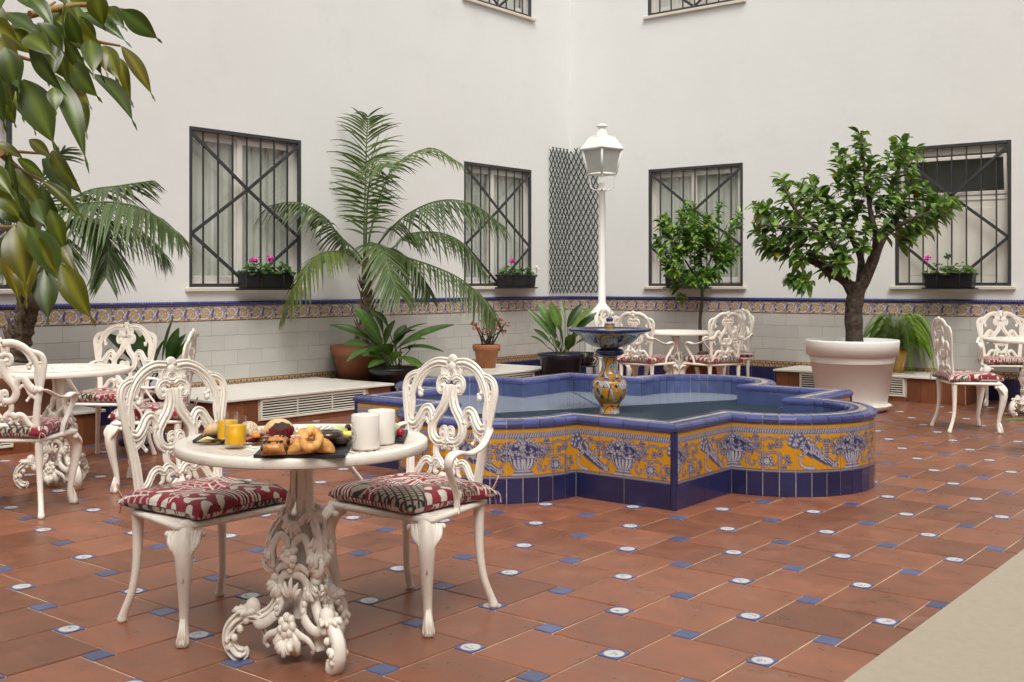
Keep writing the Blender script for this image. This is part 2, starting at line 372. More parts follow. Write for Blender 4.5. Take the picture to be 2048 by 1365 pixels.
def paint_basket(w, h):
    c = Canvas(w, h, 700, YEL); rnd = random.Random(4); k = w / .70; e = h / .298
    def X(p): return [(a * k, b * e) for a, b in p]
    # borders
    c.rect(0, w, 0, .014 * e, GRY); c.rect(0, w, .012 * e, .0155 * e, NAV); c.rect(0, w, .0, .003, NAV)
    c.rect(0, w, .288 * e, h, GRY); c.rect(0, w, .2855 * e, .288 * e, NAV)
    c.rect(0, w, .236 * e, .262 * e, NAV)
    for i in range(44):
        x = w * i / 44; c.stroke([(x, .240 * e), (x + .008, .258 * e)], .007, .007, WHT)
    c.rect(0, w, .230 * e, .236 * e, GRY); c.rect(0, w, .262 * e, .266 * e, GRY)
    # cornucopia
    horn = spline(X([(.045, .165), (.085, .125), (.14, .085), (.205, .045), (.235, .040)]), 10)
    c.stroke(horn, .083, .020, NAV); c.stroke(horn, .076, .015, MIDB)
    for o, wd, cl in ((.020, .012, WHT), (-.018, .010, NAV), (.004, .006, NAV), (-.006, .007, WHT)):
        c.stroke([(x + o * (1 - i / len(horn)), y + o * (1 - i / len(horn))) for i, (x, y) in enumerate(horn)], wd, .003, cl)
    for i in range(3): c.ostroke(X([(.205 + .012 * i, .030), (.212 + .012 * i, .058)]), .007, .007, WHT)
    for (x, y, a, L) in ((.09, .12, 1.5, .085), (.12, .10, 1.1, .075), (.14, .085, .75, .06), (.045, .14, 2.2, .06), (.03, .17, 1.1, .06), (.03, .16, 3.4, .05), (.05, .13, 4.0, .05)):
        c.ostroke(spline(X([(x, y), (x + math.cos(a) * L * .6, y + math.sin(a) * L * .6), (x + math.cos(a - .5) * L, y + math.sin(a - .35) * L)]), 6), .022, .004, WHT); 
        c.stroke(X([(x, y), (x + math.cos(a) * L * .7, y + math.sin(a) * L * .7)]), .010, .002, NAV)
    for (x, y, r) in ((.0, .19, .02), (-.028, .20, .017), (.022, .205, .018), (-.01, .165, .018), (-.035, .175, .015), (.012, .225, .013), (-.02, .22, .013)):
        c.odisc(x * k, y * e, r, MIDB); c.disc(x * k - .004, y * e + .004, r * .6, WHT)
    c.ostroke(spline(X([(.085, .028), (.05, .03), (.02, .05), (.012, .075), (.03, .085)]), 6), .016, .006, WHT)
    # small tendrils
    for P in ([(.22, .06), (.25, .10), (.255, .14), (.215, .16), (.205, .19), (.225, .205)], [(.17, .13), (.165, .17), (.185, .19), (.20, .175)]):
        c.ostroke(spline(X(P), 6), .008, .004, GRY)
    for (x, y) in ((.205, .155), (.195, .19), (.215, .12)):
        for q in range(5): c.leaf(x * k, y * e, q * 1.26 + .3, .02, .006, WHT)
    # basket
    bx = .345
    bowl = X([(bx - .078, .118), (bx - .073, .085), (bx - .052, .055), (bx - .03, .044), (bx + .03, .044), (bx + .052, .055), (bx + .073, .085), (bx + .078, .118)])
    c.poly(bowl, WHT); c.stroke(bowl + [bowl[0]], .005, .005, NAV)
    for q in (-.055, -.033, -.011, .011, .033, .055):
        c.stroke(spline(X([(bx + q * 1.15, .112), (bx + q * 1.05, .08), (bx + q * .6, .05)]), 5), .011, .004, NAV)
        c.stroke(X([(bx + q * 1.1 + .004, .108), (bx + q, .08)]), .004, .003, MIDB)
    for y, wd in ((.040, .04), (.031, .052), (.022, .064)):
        c.stroke(X([(bx - wd, y), (bx + wd, y)]), .011, .011, NAV); c.stroke(X([(bx - wd, y), (bx + wd, y)]), .007, .007, WHT if y != .031 else MIDB)
    c.ostroke(X([(bx - .08, .12), (bx + .08, .12)]), .008, .008, WHT)
    c.poly(X([(bx + .115 * math.cos(t), .128 + .085 * math.sin(t)) for t in np.linspace(0, math.pi, 20)]), NAV)
    for i in range(70):
        t = rnd.random() * math.pi; rr = rnd.random() ** .5; x = bx + .115 * rr * math.cos(t); y = .125 + .088 * rr * math.sin(t)
        if rnd.random() < .45:
            c.leaf(x * k, y * e, rnd.random() * 6.3, .024, .007, WHT if rnd.random() < .35 else MIDB)
        else:
            c.disc(x * k, y * e, .0125, NAV)
            for q in range(5): c.disc((x + .0065 * math.cos(q * 1.257)) * k, (y + .0065 * math.sin(q * 1.257)) * e, .0040, WHT)
            c.disc(x * k, y * e, .003, NAV)
    for i in range(14):
        t = math.pi * (i + .5) / 14; c.leaf((bx + .105 * math.cos(t)) * k, (.13 + .078 * math.sin(t)) * e, t + rnd.uniform(-.4, .4), .03, .008, WHT)
    for x in (-.1, -.07, .07, .1): c.leaf((bx + x) * k, .125 * e, -1.2 if x > 0 else -1.9, .03, .007, WHT)
    # scroll + flower
    c.ostroke(spline(X([(.455, .195), (.475, .205), (.485, .185), (.465, .165), (.47, .13), (.53, .115), (.585, .12), (.61, .10), (.605, .06), (.58, .04), (.565, .055)]), 7), .011, .006, GRY)
    c.ostroke(spline(X([(.47, .14), (.50, .185), (.55, .205), (.60, .195), (.64, .205), (.66, .19)]), 7), .011, .006, GRY)
    c.ostroke(spline(X([(.44, .085), (.435, .055), (.455, .035), (.475, .05), (.47, .065)]), 6), .010, .005, GRY)
    for q in range(10):
        c.leaf(.535 * k, .065 * e, q * .628, .046, .010, WHT)
    c.disc(.535 * k, .065 * e, .026, NAV)
    for q in range(7): c.disc((.535 + .015 * math.cos(q * .9)) * k, (.065 + .015 * math.sin(q * .9)) * e, .0055, WHT)
    c.disc(.535 * k, .065 * e, .008, WHT)
    for (x, y) in ((.56, .155), (.645, .09), (.48, .21), (.655, .06), (.60, .165), (.50, .155), (.445, .13), (.625, .03), (.16, .185), (.11, .205), (.25, .185)):
        for q in range(6): c.leaf(x * k, y * e, q * 1.05, .022, .006, WHT)
        c.disc(x * k, y * e, .006, NAV)
    return c
def paint_frieze(w, h, seed=1):
    c = Canvas(w, h, 600, (0.52, 0.30, 0.06)); k = w / .31; e = h / .15
    def X(p): return [(a * k, b * e) for a, b in p]
    c.rect(0, w, 0, .006, (0.10, .05, .08)); c.rect(0, w, h - .006, h, (0.06, .04, .12))
    B = (0.07, 0.085, 0.26); W = (0.58, 0.56, 0.55)
    L_ = (0.30, 0.27, 0.36)
    for sh, fl in ((0, 0), (.155, 1)):
        Yv = lambda b: (.15 - b) if fl else b
        def Y(p): return X([(a + sh, Yv(b)) for a, b in p])
        c.ostroke(spline(Y([(-.02, .075), (.02, .035), (.07, .022), (.115, .045), (.128, .09), (.10, .122), (.065, .115), (.058, .085), (.08, .075)]), 8), .021, .007, W, B, .004)
        c.stroke(spline(Y([(-.01, .068), (.03, .034), (.075, .030), (.108, .055)]), 8), .006, .004, L_)
        c.ostroke(spline(Y([(.02, .04), (.005, .085), (.022, .125), (.05, .135)]), 6), .018, .005, B, (.03, .03, .1), .003)
        c.ostroke(spline(Y([(.115, .045), (.145, .03), (.16, .05), (.15, .068)]), 6), .013, .005, L_, B, .003)
        for (x, y, a) in ((.03, .10, .9), (.045, .06, 2.4), (.135, .11, .4), (.12, .125, 1.7), (.09, .05, 1.2), (.15, .09, -.7), (.0, .13, -.3)):
            c.leaf((x + sh) * k, Yv(y) * e, a if not fl else -a, .036, .011, (W, B, L_)[int(x * 1000) % 3], (.05, .05, .17))
    return c
def paint_minifrieze(w, h):
    c = Canvas(w, h, 600, (0.42, 0.25, 0.05)); c.rect(0, w, 0, .005, NAV); c.rect(0, w, h - .005, h, NAV)
    for i in range(2):
        x = w * (i + .5) / 2
        c.stroke([(x - .03, .012), (x + .002, h - .016)], .016, .010, (.03, .032, .11)); c.stroke([(x + .03, .012), (x + .002, h - .016)], .014, .008, (.05, .055, .16))
        c.leaf(x - .01, .02, 1.9, .035, .008, (.5, .48, .45)); c.leaf(x + .03, .05, -.6, .03, .008, (.14, .05, .10)); c.disc(x + .035, .022, .007, (.5, .48, .45))
    return c
def paint_inlay(n, seed):
    """white medallion with a small blue figure on a blue square"""
    rnd = random.Random(seed); c = Canvas(1, 1, 90, (0.085, 0.115, 0.27)); c.disc(.5, .5, .44, (0.56, 0.55, 0.53)); bl = (0.10, 0.12, 0.24)
    x, y = .42, .42
    for i in range(9):
        nx, ny = min(.72, max(.28, x + rnd.uniform(-.2, .2))), min(.68, max(.3, y + rnd.uniform(-.16, .16))); c.stroke([(x, y), (nx, ny)], .055, .02, bl); x, y = nx, ny
    c.disc(.45 + rnd.uniform(-.1, .1), .62, .05, bl); c.stroke([(.3, .3), (.68, .29)], .03, .02, bl)
    return c

# ------------------------------------------------------------------ floor: large terracotta squares with small glazed squares between them
TL, TS = 0.3447, 0.0872
ORG = (9.0284 + 0.32817 * 1.28 * CA - 3.34617 * 1.28 * SA, -12.6259 + 0.32817 * 1.28 * SA + 3.34617 * 1.28 * CA)
floor = MB(); floor.add([(-.3, -17.6, -.005), (13.4, -17.6, -.005), (13.4, .3, -.005), (-.3, .3, -.005)], [(0, 1, 2, 3)])
floor = tag(floor.build('floor', M['grout_floor']), kind='structure')
def slab_mesh(name, a, mat, top=0.0, bev=0.004):
    m = MB(); h = a / 2; q = h - bev
    m.add([(-h, -h, -.02), (h, -h, -.02), (h, h, -.02), (-h, h, -.02), (-h, -h, top - .002), (h, -h, top - .002), (h, h, top - .002), (-h, h, top - .002), (-q, -q, top), (q, -q, top), (q, q, top), (-q, q, top)],
          [(0, 1, 5, 4), (1, 2, 6, 5), (2, 3, 7, 6), (3, 0, 4, 7), (4, 5, 9, 8), (5, 6, 10, 9), (6, 7, 11, 10), (7, 4, 8, 11), (8, 9, 10, 11)])
    return m
big = slab_mesh('floor_tile', TL - .0095, None); big_me = big.mesh('floor_tile', M['terracotta_floor'])
sm_blue = slab_mesh('inlay', TS - .006, None, .0005, .003); blue_me = sm_blue.mesh('blue_inlay_tile', M['inlay_blue'])
white_me = []
for sd in range(4):
    m = MB(); h = (TS - .006) / 2; n = 30; cv = paint_inlay(1, sd)
    P = [[(-h + 2 * h * i / n, -h + 2 * h * j / n, .0005) for i in range(n + 1)] for j in range(n + 1)]
    m.grid(P, n + 1, n + 1, smooth=False); top = len(m.v)
    m.add([(-h, -h, .0005), (h, -h, .0005), (h, h, .0005), (-h, h, .0005), (-h, -h, -.02), (h, -h, -.02), (h, h, -.02), (-h, h, -.02)], [(4, 5, 1, 0), (5, 6, 2, 1), (6, 7, 3, 2), (7, 4, 0, 3)])
    U = np.array([(p[0] + h) / (2 * h) * .999 for p in m.v]); V = np.array([(p[1] + h) / (2 * h) * .999 for p in m.v])
    white_me.append(m.mesh('white_inlay_tile', M['print_matte'], cv.sample(U, V)))
cells = []
rndf = random.Random(3)
for i in range(-70, 70):
    for j in range(-70, 70):
        bx = ORG[0] + i * TS + j * TL; by = ORG[1] + i * TL - j * TS
        if -.25 < bx < 13.1 and -17.2 < by < .25: cells.append((i, j, bx, by))
def seen(x, y, pad=0.25):
    dx, dy = x - CX, y - CY; d = -SA * dx + CA * dy
    if d < 1.5: return False
    return abs((CA * dx + SA * dy) / d) < 1024 / FPX + pad / d and FPX * CAM_H / d < 1365 - HOR + 60
def dist(c): return math.hypot(c[2] - CX, c[3] - CY)
# insert squares are centred on the lattice points; the large square sits beside each
bigs = sorted([(i, j, x + TS / 2 + TL / 2 - TS, y - TS / 2 - TL / 2) for i, j, x, y in cells], key=lambda c: (not seen(c[2], c[3]), dist(c)))
smalls = sorted(cells, key=lambda c: (not seen(c[2], c[3]), dist(c)))
rest_b = MB(); rest_i = MB(); ci = []
rest_w = MB(); cw = []
for k, (i, j, x, y) in enumerate(bigs):
    if k < 300 and seen(x, y):
        o = link('floor_tile', big_me, floor, (x, y, rndf.uniform(-.0012, .0008)), (rndf.uniform(-.0015, .0015), rndf.uniform(-.0015, .0015), rndf.choice((0, 1, 2, 3)) * math.pi / 2))
    else:
        rest_b.add([(a + x, b + y, c) for a, b, c in big.v[4:]], [(0, 1, 5, 4), (1, 2, 6, 5), (2, 3, 7, 6), (3, 0, 4, 7), (4, 5, 6, 7)])
nb = nw = 0
for k, (i, j, x, y) in enumerate(smalls):
    white = (i + j) % 2 == 0
    near = k < 420 and seen(x, y)
    if near:
        if white: link('medallion_tile', white_me[rndf.randrange(4)], floor, (x, y, 0), (0, 0, YAW + R(-8)* 0 if False else rndf.choice((0, 1, 2, 3)) * math.pi / 2))
        else: link('blue_inlay_tile', blue_me, floor, (x, y, 0))
    elif white:
        src = white_me[0]; n0 = 12
        h = (TS - .006) / 2; n = 10; cv = None
        P = [[(x - h + 2 * h * a / n, y - h + 2 * h * b / n, .0005) for a in range(n + 1)] for b in range(n + 1)]; rest_w.grid(P, n + 1, n + 1, smooth=False)
        cw += [((0.56, .55, .53) if math.hypot(a / n - .5, b / n - .5) < .45 else (.085, .115, .27)) for b in range(n + 1) for a in range(n + 1)]
    else:
        rest_i.add([(a + x, b + y, c) for a, b, c in sm_blue.v[4:]], [(0, 1, 5, 4), (1, 2, 6, 5), (2, 3, 7, 6), (3, 0, 4, 7), (4, 5, 6, 7)])
tag(rest_b.build('far_floor_tiles', M['terracotta_floor'], floor), kind='stuff')
tag(rest_i.build('far_blue_inlays', M['inlay_blue'], floor), kind='stuff')
tag(rest_w.build('far_medallions', M['print_matte'], floor, cols=cw), kind='stuff')

# ------------------------------------------------------------------ walls with window openings and tiled dado
WALL_H = 8.6
def wall_mesh(L0, L1, openings, depth=0.16):
    """wall in local (s, z); openings (s0, s1, z0, z1); front face at t = 0, reveals going to t = -depth"""
    m = MB(); ss = sorted(set([L0, L1] + [o[0] for o in openings] + [o[1] for o in openings])); zs = sorted(set([0.0, WALL_H] + [o[2] for o in openings] + [o[3] for o in openings]))
    for a, b in zip(ss[:-1], ss[1:]):
        for c, d in zip(zs[:-1], zs[1:]):
            if any(o[0] <= a and b <= o[1] and o[2] <= c and d <= o[3] for o in openings): continue
            m.add([(a, 0, c), (b, 0, c), (b, 0, d), (a, 0, d)], [(0, 1, 2, 3)])
    for s0, s1, z0, z1 in openings:
        m.add([(s0, 0, z0), (s1, 0, z0), (s1, 0, z1), (s0, 0, z1), (s0, depth, z0), (s1, depth, z0), (s1, depth, z1), (s0, depth, z1)], [(1, 0, 4, 5), (2, 1, 5, 6), (3, 2, 6, 7), (0, 3, 7, 4)])
    m.add([(L0, .3, 0), (L1, .3, 0), (L1, .3, WALL_H), (L0, .3, WALL_H)], [(3, 2, 1, 0)])
    m.add([(L0, 0, WALL_H), (L1, 0, WALL_H), (L1, .3, WALL_H), (L0, .3, WALL_H)], [(0, 1, 2, 3)])
    return m
# local frame: s along the wall seen from the yard to the right, t into the wall. right wall: s = x, t = y. left wall: s = y, t = -x
def frameR(o): o.rotation_euler = (0, 0, 0)
def frameL(o): o.rotation_euler = (0, 0, math.pi / 2)
OPR = [(1.29, 2.68, 1.24, 2.805), (4.60, 5.86, 1.25, 2.835), (1.28, 2.68, 4.86, 6.4)]
OPL = [(-6.31, -4.91, 1.24, 2.80), (-2.28, -0.89, 1.24, 2.81), (-9.45, -8.05, 1.23, 2.80), (-2.28, -0.89, 4.86, 6.4)]
wall_right = tag(wall_mesh(0, 13.0, OPR).build('wall_right', M['plaster']), kind='structure')
wall_left = wall_mesh(-17.3, 0, OPL).build('wall_left', M['plaster']); frameL(wall_left); tag(wall_left, kind='structure')
wb = MB(); wb.box((13.0, -17.3, 0), (13.3, 0.0, 6.6)); tag(wb.build('wall_side', M['plaster']), kind='structure')
wb = MB(); wb.box((0, -17.6, 0), (13.0, -17.3, 6.6)); tag(wb.build('wall_behind', M['plaster']), kind='structure')

fz = paint_frieze(.31, .15); mfz = paint_minifrieze(.155, .078)
def print_tile(name, w, h, cv, u0, nx, ny, th=0.008, gap=0.002):
    m = MB(); x1 = w - gap
    P = [[(x1 * i / nx, -th, h * j / ny) for i in range(nx + 1)] for j in range(ny + 1)]; m.grid(P, nx + 1, ny + 1, smooth=False)
    m.add([(0, -th, 0), (x1, -th, 0), (x1, -th, h), (0, -th, h), (0, 0, 0), (x1, 0, 0), (x1, 0, h), (0, 0, h)], [(0, 4, 5, 1), (1, 5, 6, 2), (2, 6, 7, 3), (3, 7, 4, 0)])
    U = np.array([u0 + p[0] for p in m.v]); V = np.array([p[2] * .999 for p in m.v])
    return m.mesh(name, M['print_glaze'], cv.sample(U, V))
fr_me = [print_tile('frieze_tile', .155, .15, fz, .155 * q, 34, 32) for q in range(2)]
mf_me = print_tile('border_tile', .155, .078, mfz, 0, 30, 16)
def tile_me(name, w, h, mat, th=0.006, gap=0.003, bev=0.002):
    m = MB(); m.bbox((0, -th, 0), (w - gap, 0.004, h - gap), bev); return m.mesh(name, mat)
dt_me = tile_me('dado_tile', .31, .148, M['wall_tile']); sk_me = tile_me('skirting_tile', .31, .238, M['glaze_navy'])
# rope moulding: round bar with twisted ridges
m = MB(); Lr = .308; n = 40; P = []
for i in range(n + 1):
    x = Lr * i / n; row = []
    for k in range(9):
        a = -math.pi / 2 + math.pi * k / 8; r = .021 * (1 + .16 * math.sin(2 * math.pi * x / .028 + a * 1.6)); row.append((x, -.004 - r * math.cos(a), .02 + r * math.sin(a)))
    P.append(row)
m.grid([list(r) for r in P], 9, n + 1); m.f = [f[::-1] for f in m.f]
rope_me = m.mesh('rope_tile', M['glaze_rope'])
gb = MB(); gb.box((0, -.002, 0), (1, .004, 1.1)); grout_me = gb.mesh('dado_backing', M['grout_wall'])
def dado(wall, s0, s1, seed):
    rnd = random.Random(seed)
    g = link('dado_backing', grout_me, wall, (s0, 0, 0)); g.scale = (s1 - s0, 1, 1)
    n = int(round((s1 - s0) / .31))
    for k in range(n):
        s = s0 + k * .31
        link('skirting_tile', sk_me, wall, (s, 0, 0)); link('rope_tile', rope_me, wall, (s, 0, 1.06))
        for q in range(2):
            link('border_tile', mf_me, wall, (s + .155 * q, 0, .24)); link('frieze_tile', fr_me[q], wall, (s + .155 * q, 0, .91))
    for r in range(4):
        for k in range(-1, n + 1):
            s = s0 + k * .31 + (.155 if r % 2 else 0); a, b = max(s, s0), min(s + .31, s0 + n * .31)
            if b - a < .03: continue
            o = link('dado_tile', dt_me, wall, (a, rnd.uniform(-.0006, .0006), .318 + r * .148), (rnd.uniform(-.002, .002), 0, rnd.uniform(-.002, .002)))
            if b - a < .309: o.scale = ((b - a) / .31, 1, 1)
dado(wall_right, 0.01, 0.01 + .31 * 22, 5)
dado(wall_left, -.01 - .31 * 30, -.01, 6)

# ------------------------------------------------------------------ windows
def bar(mb, a, b, w, d):
    """square bar between two points in the plane t = const; w across, d deep"""
    a = Vector(a); b = Vector(b); t = (b - a).normalized(); nn = Vector((0, 1, 0)); q = t.cross(nn).normalized()
    vs = [p + q * (sx * w / 2) + nn * (sy * d / 2) for p in (a, b) for sx, sy in ((-1, -1), (1, -1), (1, 1), (-1, 1))]
    mb.add(vs, [(0, 1, 5, 4), (1, 2, 6, 5), (2, 3, 7, 6), (3, 0, 4, 7), (3, 2, 1, 0), (4, 5, 6, 7)])
def frame4(x0, x1, z0, z1, w, y0, y1):
    m = MB(); m.bbox((x0, y0, z0), (x0 + w, y1, z1), .004); m.bbox((x1 - w, y0, z0), (x1, y1, z1), .004)
    m.bbox((x0 + w - .001, y0 + .0005, z0), (x1 - w + .001, y1 - .0005, z0 + w), .004); m.bbox((x0 + w - .001, y0 + .0005, z1 - w), (x1 - w + .001, y1 - .0005, z1), .004); return m
def window(op, left, label, kind='casement'):
    s0, s1, z0, z1 = op; w, h = s1 - s0, z1 - z0
    o = empty('window', (0, s0, z0) if left else (s0, 0, z0), math.pi / 2 if left else 0); tag(o, label, 'window', 'barred windows of the courtyard walls')
    # room box behind
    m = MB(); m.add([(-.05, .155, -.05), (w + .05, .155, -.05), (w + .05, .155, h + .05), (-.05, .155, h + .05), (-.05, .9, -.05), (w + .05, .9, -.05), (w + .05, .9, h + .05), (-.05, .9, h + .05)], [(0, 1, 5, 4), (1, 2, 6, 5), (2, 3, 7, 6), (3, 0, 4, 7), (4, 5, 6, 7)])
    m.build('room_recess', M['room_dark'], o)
    frame4(.0, w, .0, h, .05, .09, .15).build('frame', M['white_frame'], o)
    if kind == 'casement':
        xm = w * .46
        for a, b in ((.045, xm + .02), (xm - .02, w - .045)):
            y = .075 if a > .1 else .10
            q = frame4(a, b, .05, h - .05, .065, y, y + .04).build('sash', M['white_frame'], o)
            g = MB(); g.add([(a + .06, y + .02, .11), (b - .06, y + .02, .11), (b - .06, y + .02, h - .11), (a + .06, y + .02, h - .11)], [(0, 1, 2, 3)]); g.build('pane', M['window_glass'], q)
            f = MB(); n = 60; P = [[(a + (b - a) * i / n, .175 + .010 * math.sin(i * .83) + .006 * math.sin(i * 1.9 + 1), zz) for i in range(n + 1)] for zz in (.03, h - .03)]
            f.grid(P, n + 1, 2); f.build('curtain', M['curtain'], o)
    else:
        zt = h * .60
        m = MB(); m.bbox((.045, .09, .05), (w - .045, .12, zt), .004); pn = m.build('lower_panel', M['shutter'], o)
        for xx in (.12, w * .5): 
            g = MB(); g.bbox((xx, .087, .12), (xx + w * .5 - .18, .093, zt - .08), .003); g.build('panel_moulding', M['shutter'], pn)
        m = MB(); m.bbox((.045, .08, zt), (w - .045, .125, zt + .05), .004); m.build('transom', M['white_frame'], o)
        q = frame4(.05, w - .05, .0, .44, .04, -.02, .02).build('hopper_sash', M['white_frame'], o, (0, .09, zt + .06), (R(7), 0, 0))
        g = MB(); g.add([(.085, 0, .035), (w - .085, 0, .035), (w - .085, 0, .405), (.085, 0, .405)], [(0, 1, 2, 3)]); g.build('pane', M['dark_pane'], q)
        m = MB(); m.bbox((.045, .09, zt + .52), (w - .045, .12, h - .05), .004); m.build('blind_box', M['shutter'], o)
    # iron grille at the wall face
    gr = frame4(0.004, w - .004, 0.004, h - .004, .034, .0, .034).build('grille', M['iron'], o)
    nb_ = 7
    for k in range(1, nb_ + 1):
        m = MB(); x = w * k / (nb_ + 1); bar(m, (x, .021, .036), (x, .021, h - .036), .014, .014); m.build('bar', M['iron'], gr)
    zc = h * .635; zs = h * .335
    for (a, b) in (((.03, h - .06), (w / 2, zc)), ((w - .03, h - .06), (w / 2, zc)), ((w / 2, zc), (.03, zs)), ((w / 2, zc), (w - .03, zs)), ((.03, zs), (w / 2 - .02, .04)), ((w - .03, zs), (w / 2 + .02, .04))):
        m = MB(); bar(m, (a[0], .006, a[1]), (b[0], .006, b[1]), .032, .014); m.build('diagonal_bar', M['iron'], gr)
    m = MB(); m.bbox((-.05, -.045, -.04), (w + .05, .12, -.001), .006); m.build('sill', M['sill_stone'], o)
    return o
mk_glass('dark_pane', (0.42, 0.42, 0.40), 0.05, 1.7)
window(OPL[0], True, 'barred window behind the big palm with sheer curtains and pink geraniums')
window(OPL[1], True, 'barred window between the palm and the green trellis')
window(OPL[2], True, 'barred window cut by the left edge behind ficus leaves')
window(OPL[3], True, 'upper barred window above the trellis, only its sill end shows')
window(OPR[0], False, 'barred window behind the small round citrus tree')
window(OPR[1], False, 'barred window beside the orange tree with tilted dark top pane', 'hopper')
window(OPR[2], False, 'upper barred window right of the wall corner, only its bottom shows')
# ------------------------------------------------------------------ fountain
FC = (4.605, -5.945); FA = 1.30; FR = 0.62; ST = FA - FR; NA = 20; FT = 0.15
def fB(side, j, t):
    """boundary point j (0..28) of one side, offset t inwards"""
    j2 = j if j <= 14 else 28 - j
    if j2 <= 4:
        if j2 == 0: x = FA - t
        elif j2 == 4: x = math.sqrt((FR - t) ** 2 - t * t) if t > 0 else FR - t
        else: x = FA - j2 * ST / 4
        y = -(FA - t)
    else:
        ph = (j2 - 4) * math.pi / NA; x = (FR - t) * math.cos(ph); y = -FA - (FR - t) * math.sin(ph)
    if j > 14: x = -x
    c, s = ((1, 0), (0, 1), (-1, 0), (0, -1))[side]
    return Vector((x * c - y * s, x * s + y * c, 0))
def fpair(side, j, t, gap=0.0025):
    a, b = fB(side, j, t), fB(side, j + 1, t); d = (b - a).normalized() * gap; return a + d, b - d
fountain = tag(empty('fountain', (FC[0], FC[1], 0)), 'blue and yellow tiled fountain basin with rounded lobes and painted baskets', 'fountain')
def prism(side, j, prof, gap=0.0025, smooth=False):
    """extrude an (offset, z) profile across one tile"""
    m = MB(); A = []; Bq = []
    for t, z in prof:
        a, b = fpair(side, j, t, gap); A.append((a.x, a.y, z)); Bq.append((b.x, b.y, z))
    n = len(prof); m.add(A + Bq, [(k, (k + 1) % n, n + (k + 1) % n, n + k) for k in range(n)] + [tuple(range(n))[::-1], tuple(range(n, 2 * n))]); return m
# mortar core
core = MB()
for sd in range(4):
    for j in range(28):
        P = [fB(sd, j, .004), fB(sd, j + 1, .004), fB(sd, j + 1, FT - .004), fB(sd, j, FT - .004)]
        core.add([(p.x, p.y, 0) for p in P] + [(p.x, p.y, .478) for p in P], [(4, 5, 6, 7), (0, 1, 5, 4), (2, 3, 7, 6)])
core.build('basin_wall', M['mortar'], fountain)
PW, PH = .68, .298
basket = paint_basket(PW, PH)
mk_print('print_rim', 0.3, coat=0.2, var=0.2, vscale=12)
PLZ, CAPZ = .145, .443
for sd in range(4):
    vis = sd in (0, 1)
    u = 0.0
    for j in range(28):
        wide = j < 4 or j >= 24; seg = ST / 4 if wide else math.pi * FR / NA
        # painted panel tile
        nx, ny = ((34 if wide else 17), 58) if vis else (4, 8)
        a, b = fpair(sd, j, 0.0, .0014); a2, b2 = fpair(sd, j, .006, .0014); m = MB()
        P = [[(a.x + (b.x - a.x) * i / nx, a.y + (b.y - a.y) * i / nx, PLZ + .0015 + (PH - .003) * k / ny) for i in range(nx + 1)] for k in range(ny + 1)]
        m.grid(P, nx + 1, ny + 1, smooth=False)
        U = [seg * i / nx for k in range(ny + 1) for i in range(nx + 1)]; V = [PH * .999 * k / ny for k in range(ny + 1) for i in range(nx + 1)]
        z0, z1 = PLZ + .0015, PLZ + PH - .0015
        m.add([(a.x, a.y, z0), (b.x, b.y, z0), (b.x, b.y, z1), (a.x, a.y, z1), (a2.x, a2.y, z0), (b2.x, b2.y, z0), (b2.x, b2.y, z1), (a2.x, a2.y, z1)], [(4, 5, 1, 0), (5, 6, 2, 1), (6, 7, 3, 2), (7, 4, 0, 3)])
        U += [0, seg, seg, 0] * 2; V += [0, 0, PH * .99, PH * .99] * 2
        # the painted band runs from left to right as seen from outside: boundaries run right to left
        uu = (.70 - (u + np.array(U)) * 1.0) % PW if False else (np.array(U) * -1 - u + 40 * PW) % PW
        m.build('painted_tile', M['print_glaze'], fountain, cols=basket.sample(uu, np.array(V)))
        u += PW / 4 if wide else PW / 8
        # plinth tile: the wide ones span two boundaries
        if not wide or j % 2 == 0:
            jj = j + (2 if wide else 1)
            a, b = fB(sd, j, 0.0), fB(sd, jj, 0.0); c, d = fB(sd, jj, .008), fB(sd, j, .008); t = (b - a).normalized() * .0022; a += t; d += t; b -= t; c -= t
            m = MB(); m.add([(a.x, a.y, 0), (b.x, b.y, 0), (c.x, c.y, 0), (d.x, d.y, 0), (a.x, a.y, PLZ - .002), (b.x, b.y, PLZ - .002), (c.x, c.y, PLZ - .002), (d.x, d.y, PLZ - .002)], [(0, 1, 5, 4), (1, 2, 6, 5), (2, 3, 7, 6), (3, 0, 4, 7), (4, 5, 6, 7)])
            m.build('plinth_tile', M['glaze_navy'], fountain)
        # cap: outer bullnose, painted middle strip, inner bullnose, inner lining
        prism(sd, j, [(.05, .444), (-.010, .444), (-.012, .462), (-.007, .475), (.006, .483), (.022, .485), (.05, .485)]).build('cap_tile', M['glaze_blue'], fountain)
        m = MB(); n = 6; a, b = fpair(sd, j, .053); c, d = fpair(sd, j, .098)
        P = [[tuple(a.lerp(b, i / n).lerp(c.lerp(d, i / n), q / n)[:2]) + (.4835,) for i in range(n + 1)] for q in range(n + 1)]; m.grid(P, n + 1, n + 1, smooth=False)
        rr = random.Random(sd * 40 + j); pal = [(.50, .46, .42), (.40, .26, .07), (.20, .21, .34), (.55, .52, .50), (.46, .42, .40)]
        m.build('rim_strip_tile', M['print_rim'], fountain, cols=[rr.choice(pal) for _ in range(len(m.v))])
        prism(sd, j, [(.101, .444), (.101, .485), (.130, .485), (.146, .483), (.157, .475), (.160, .462), (.158, .444)]).build('inner_cap_tile', M['glaze_blue'], fountain)
        prism(sd, j, [(FT, .08), (FT, .441), (FT + .006, .441), (FT + .006, .08)]).build('lining_tile', M['glaze_inner'], fountain)
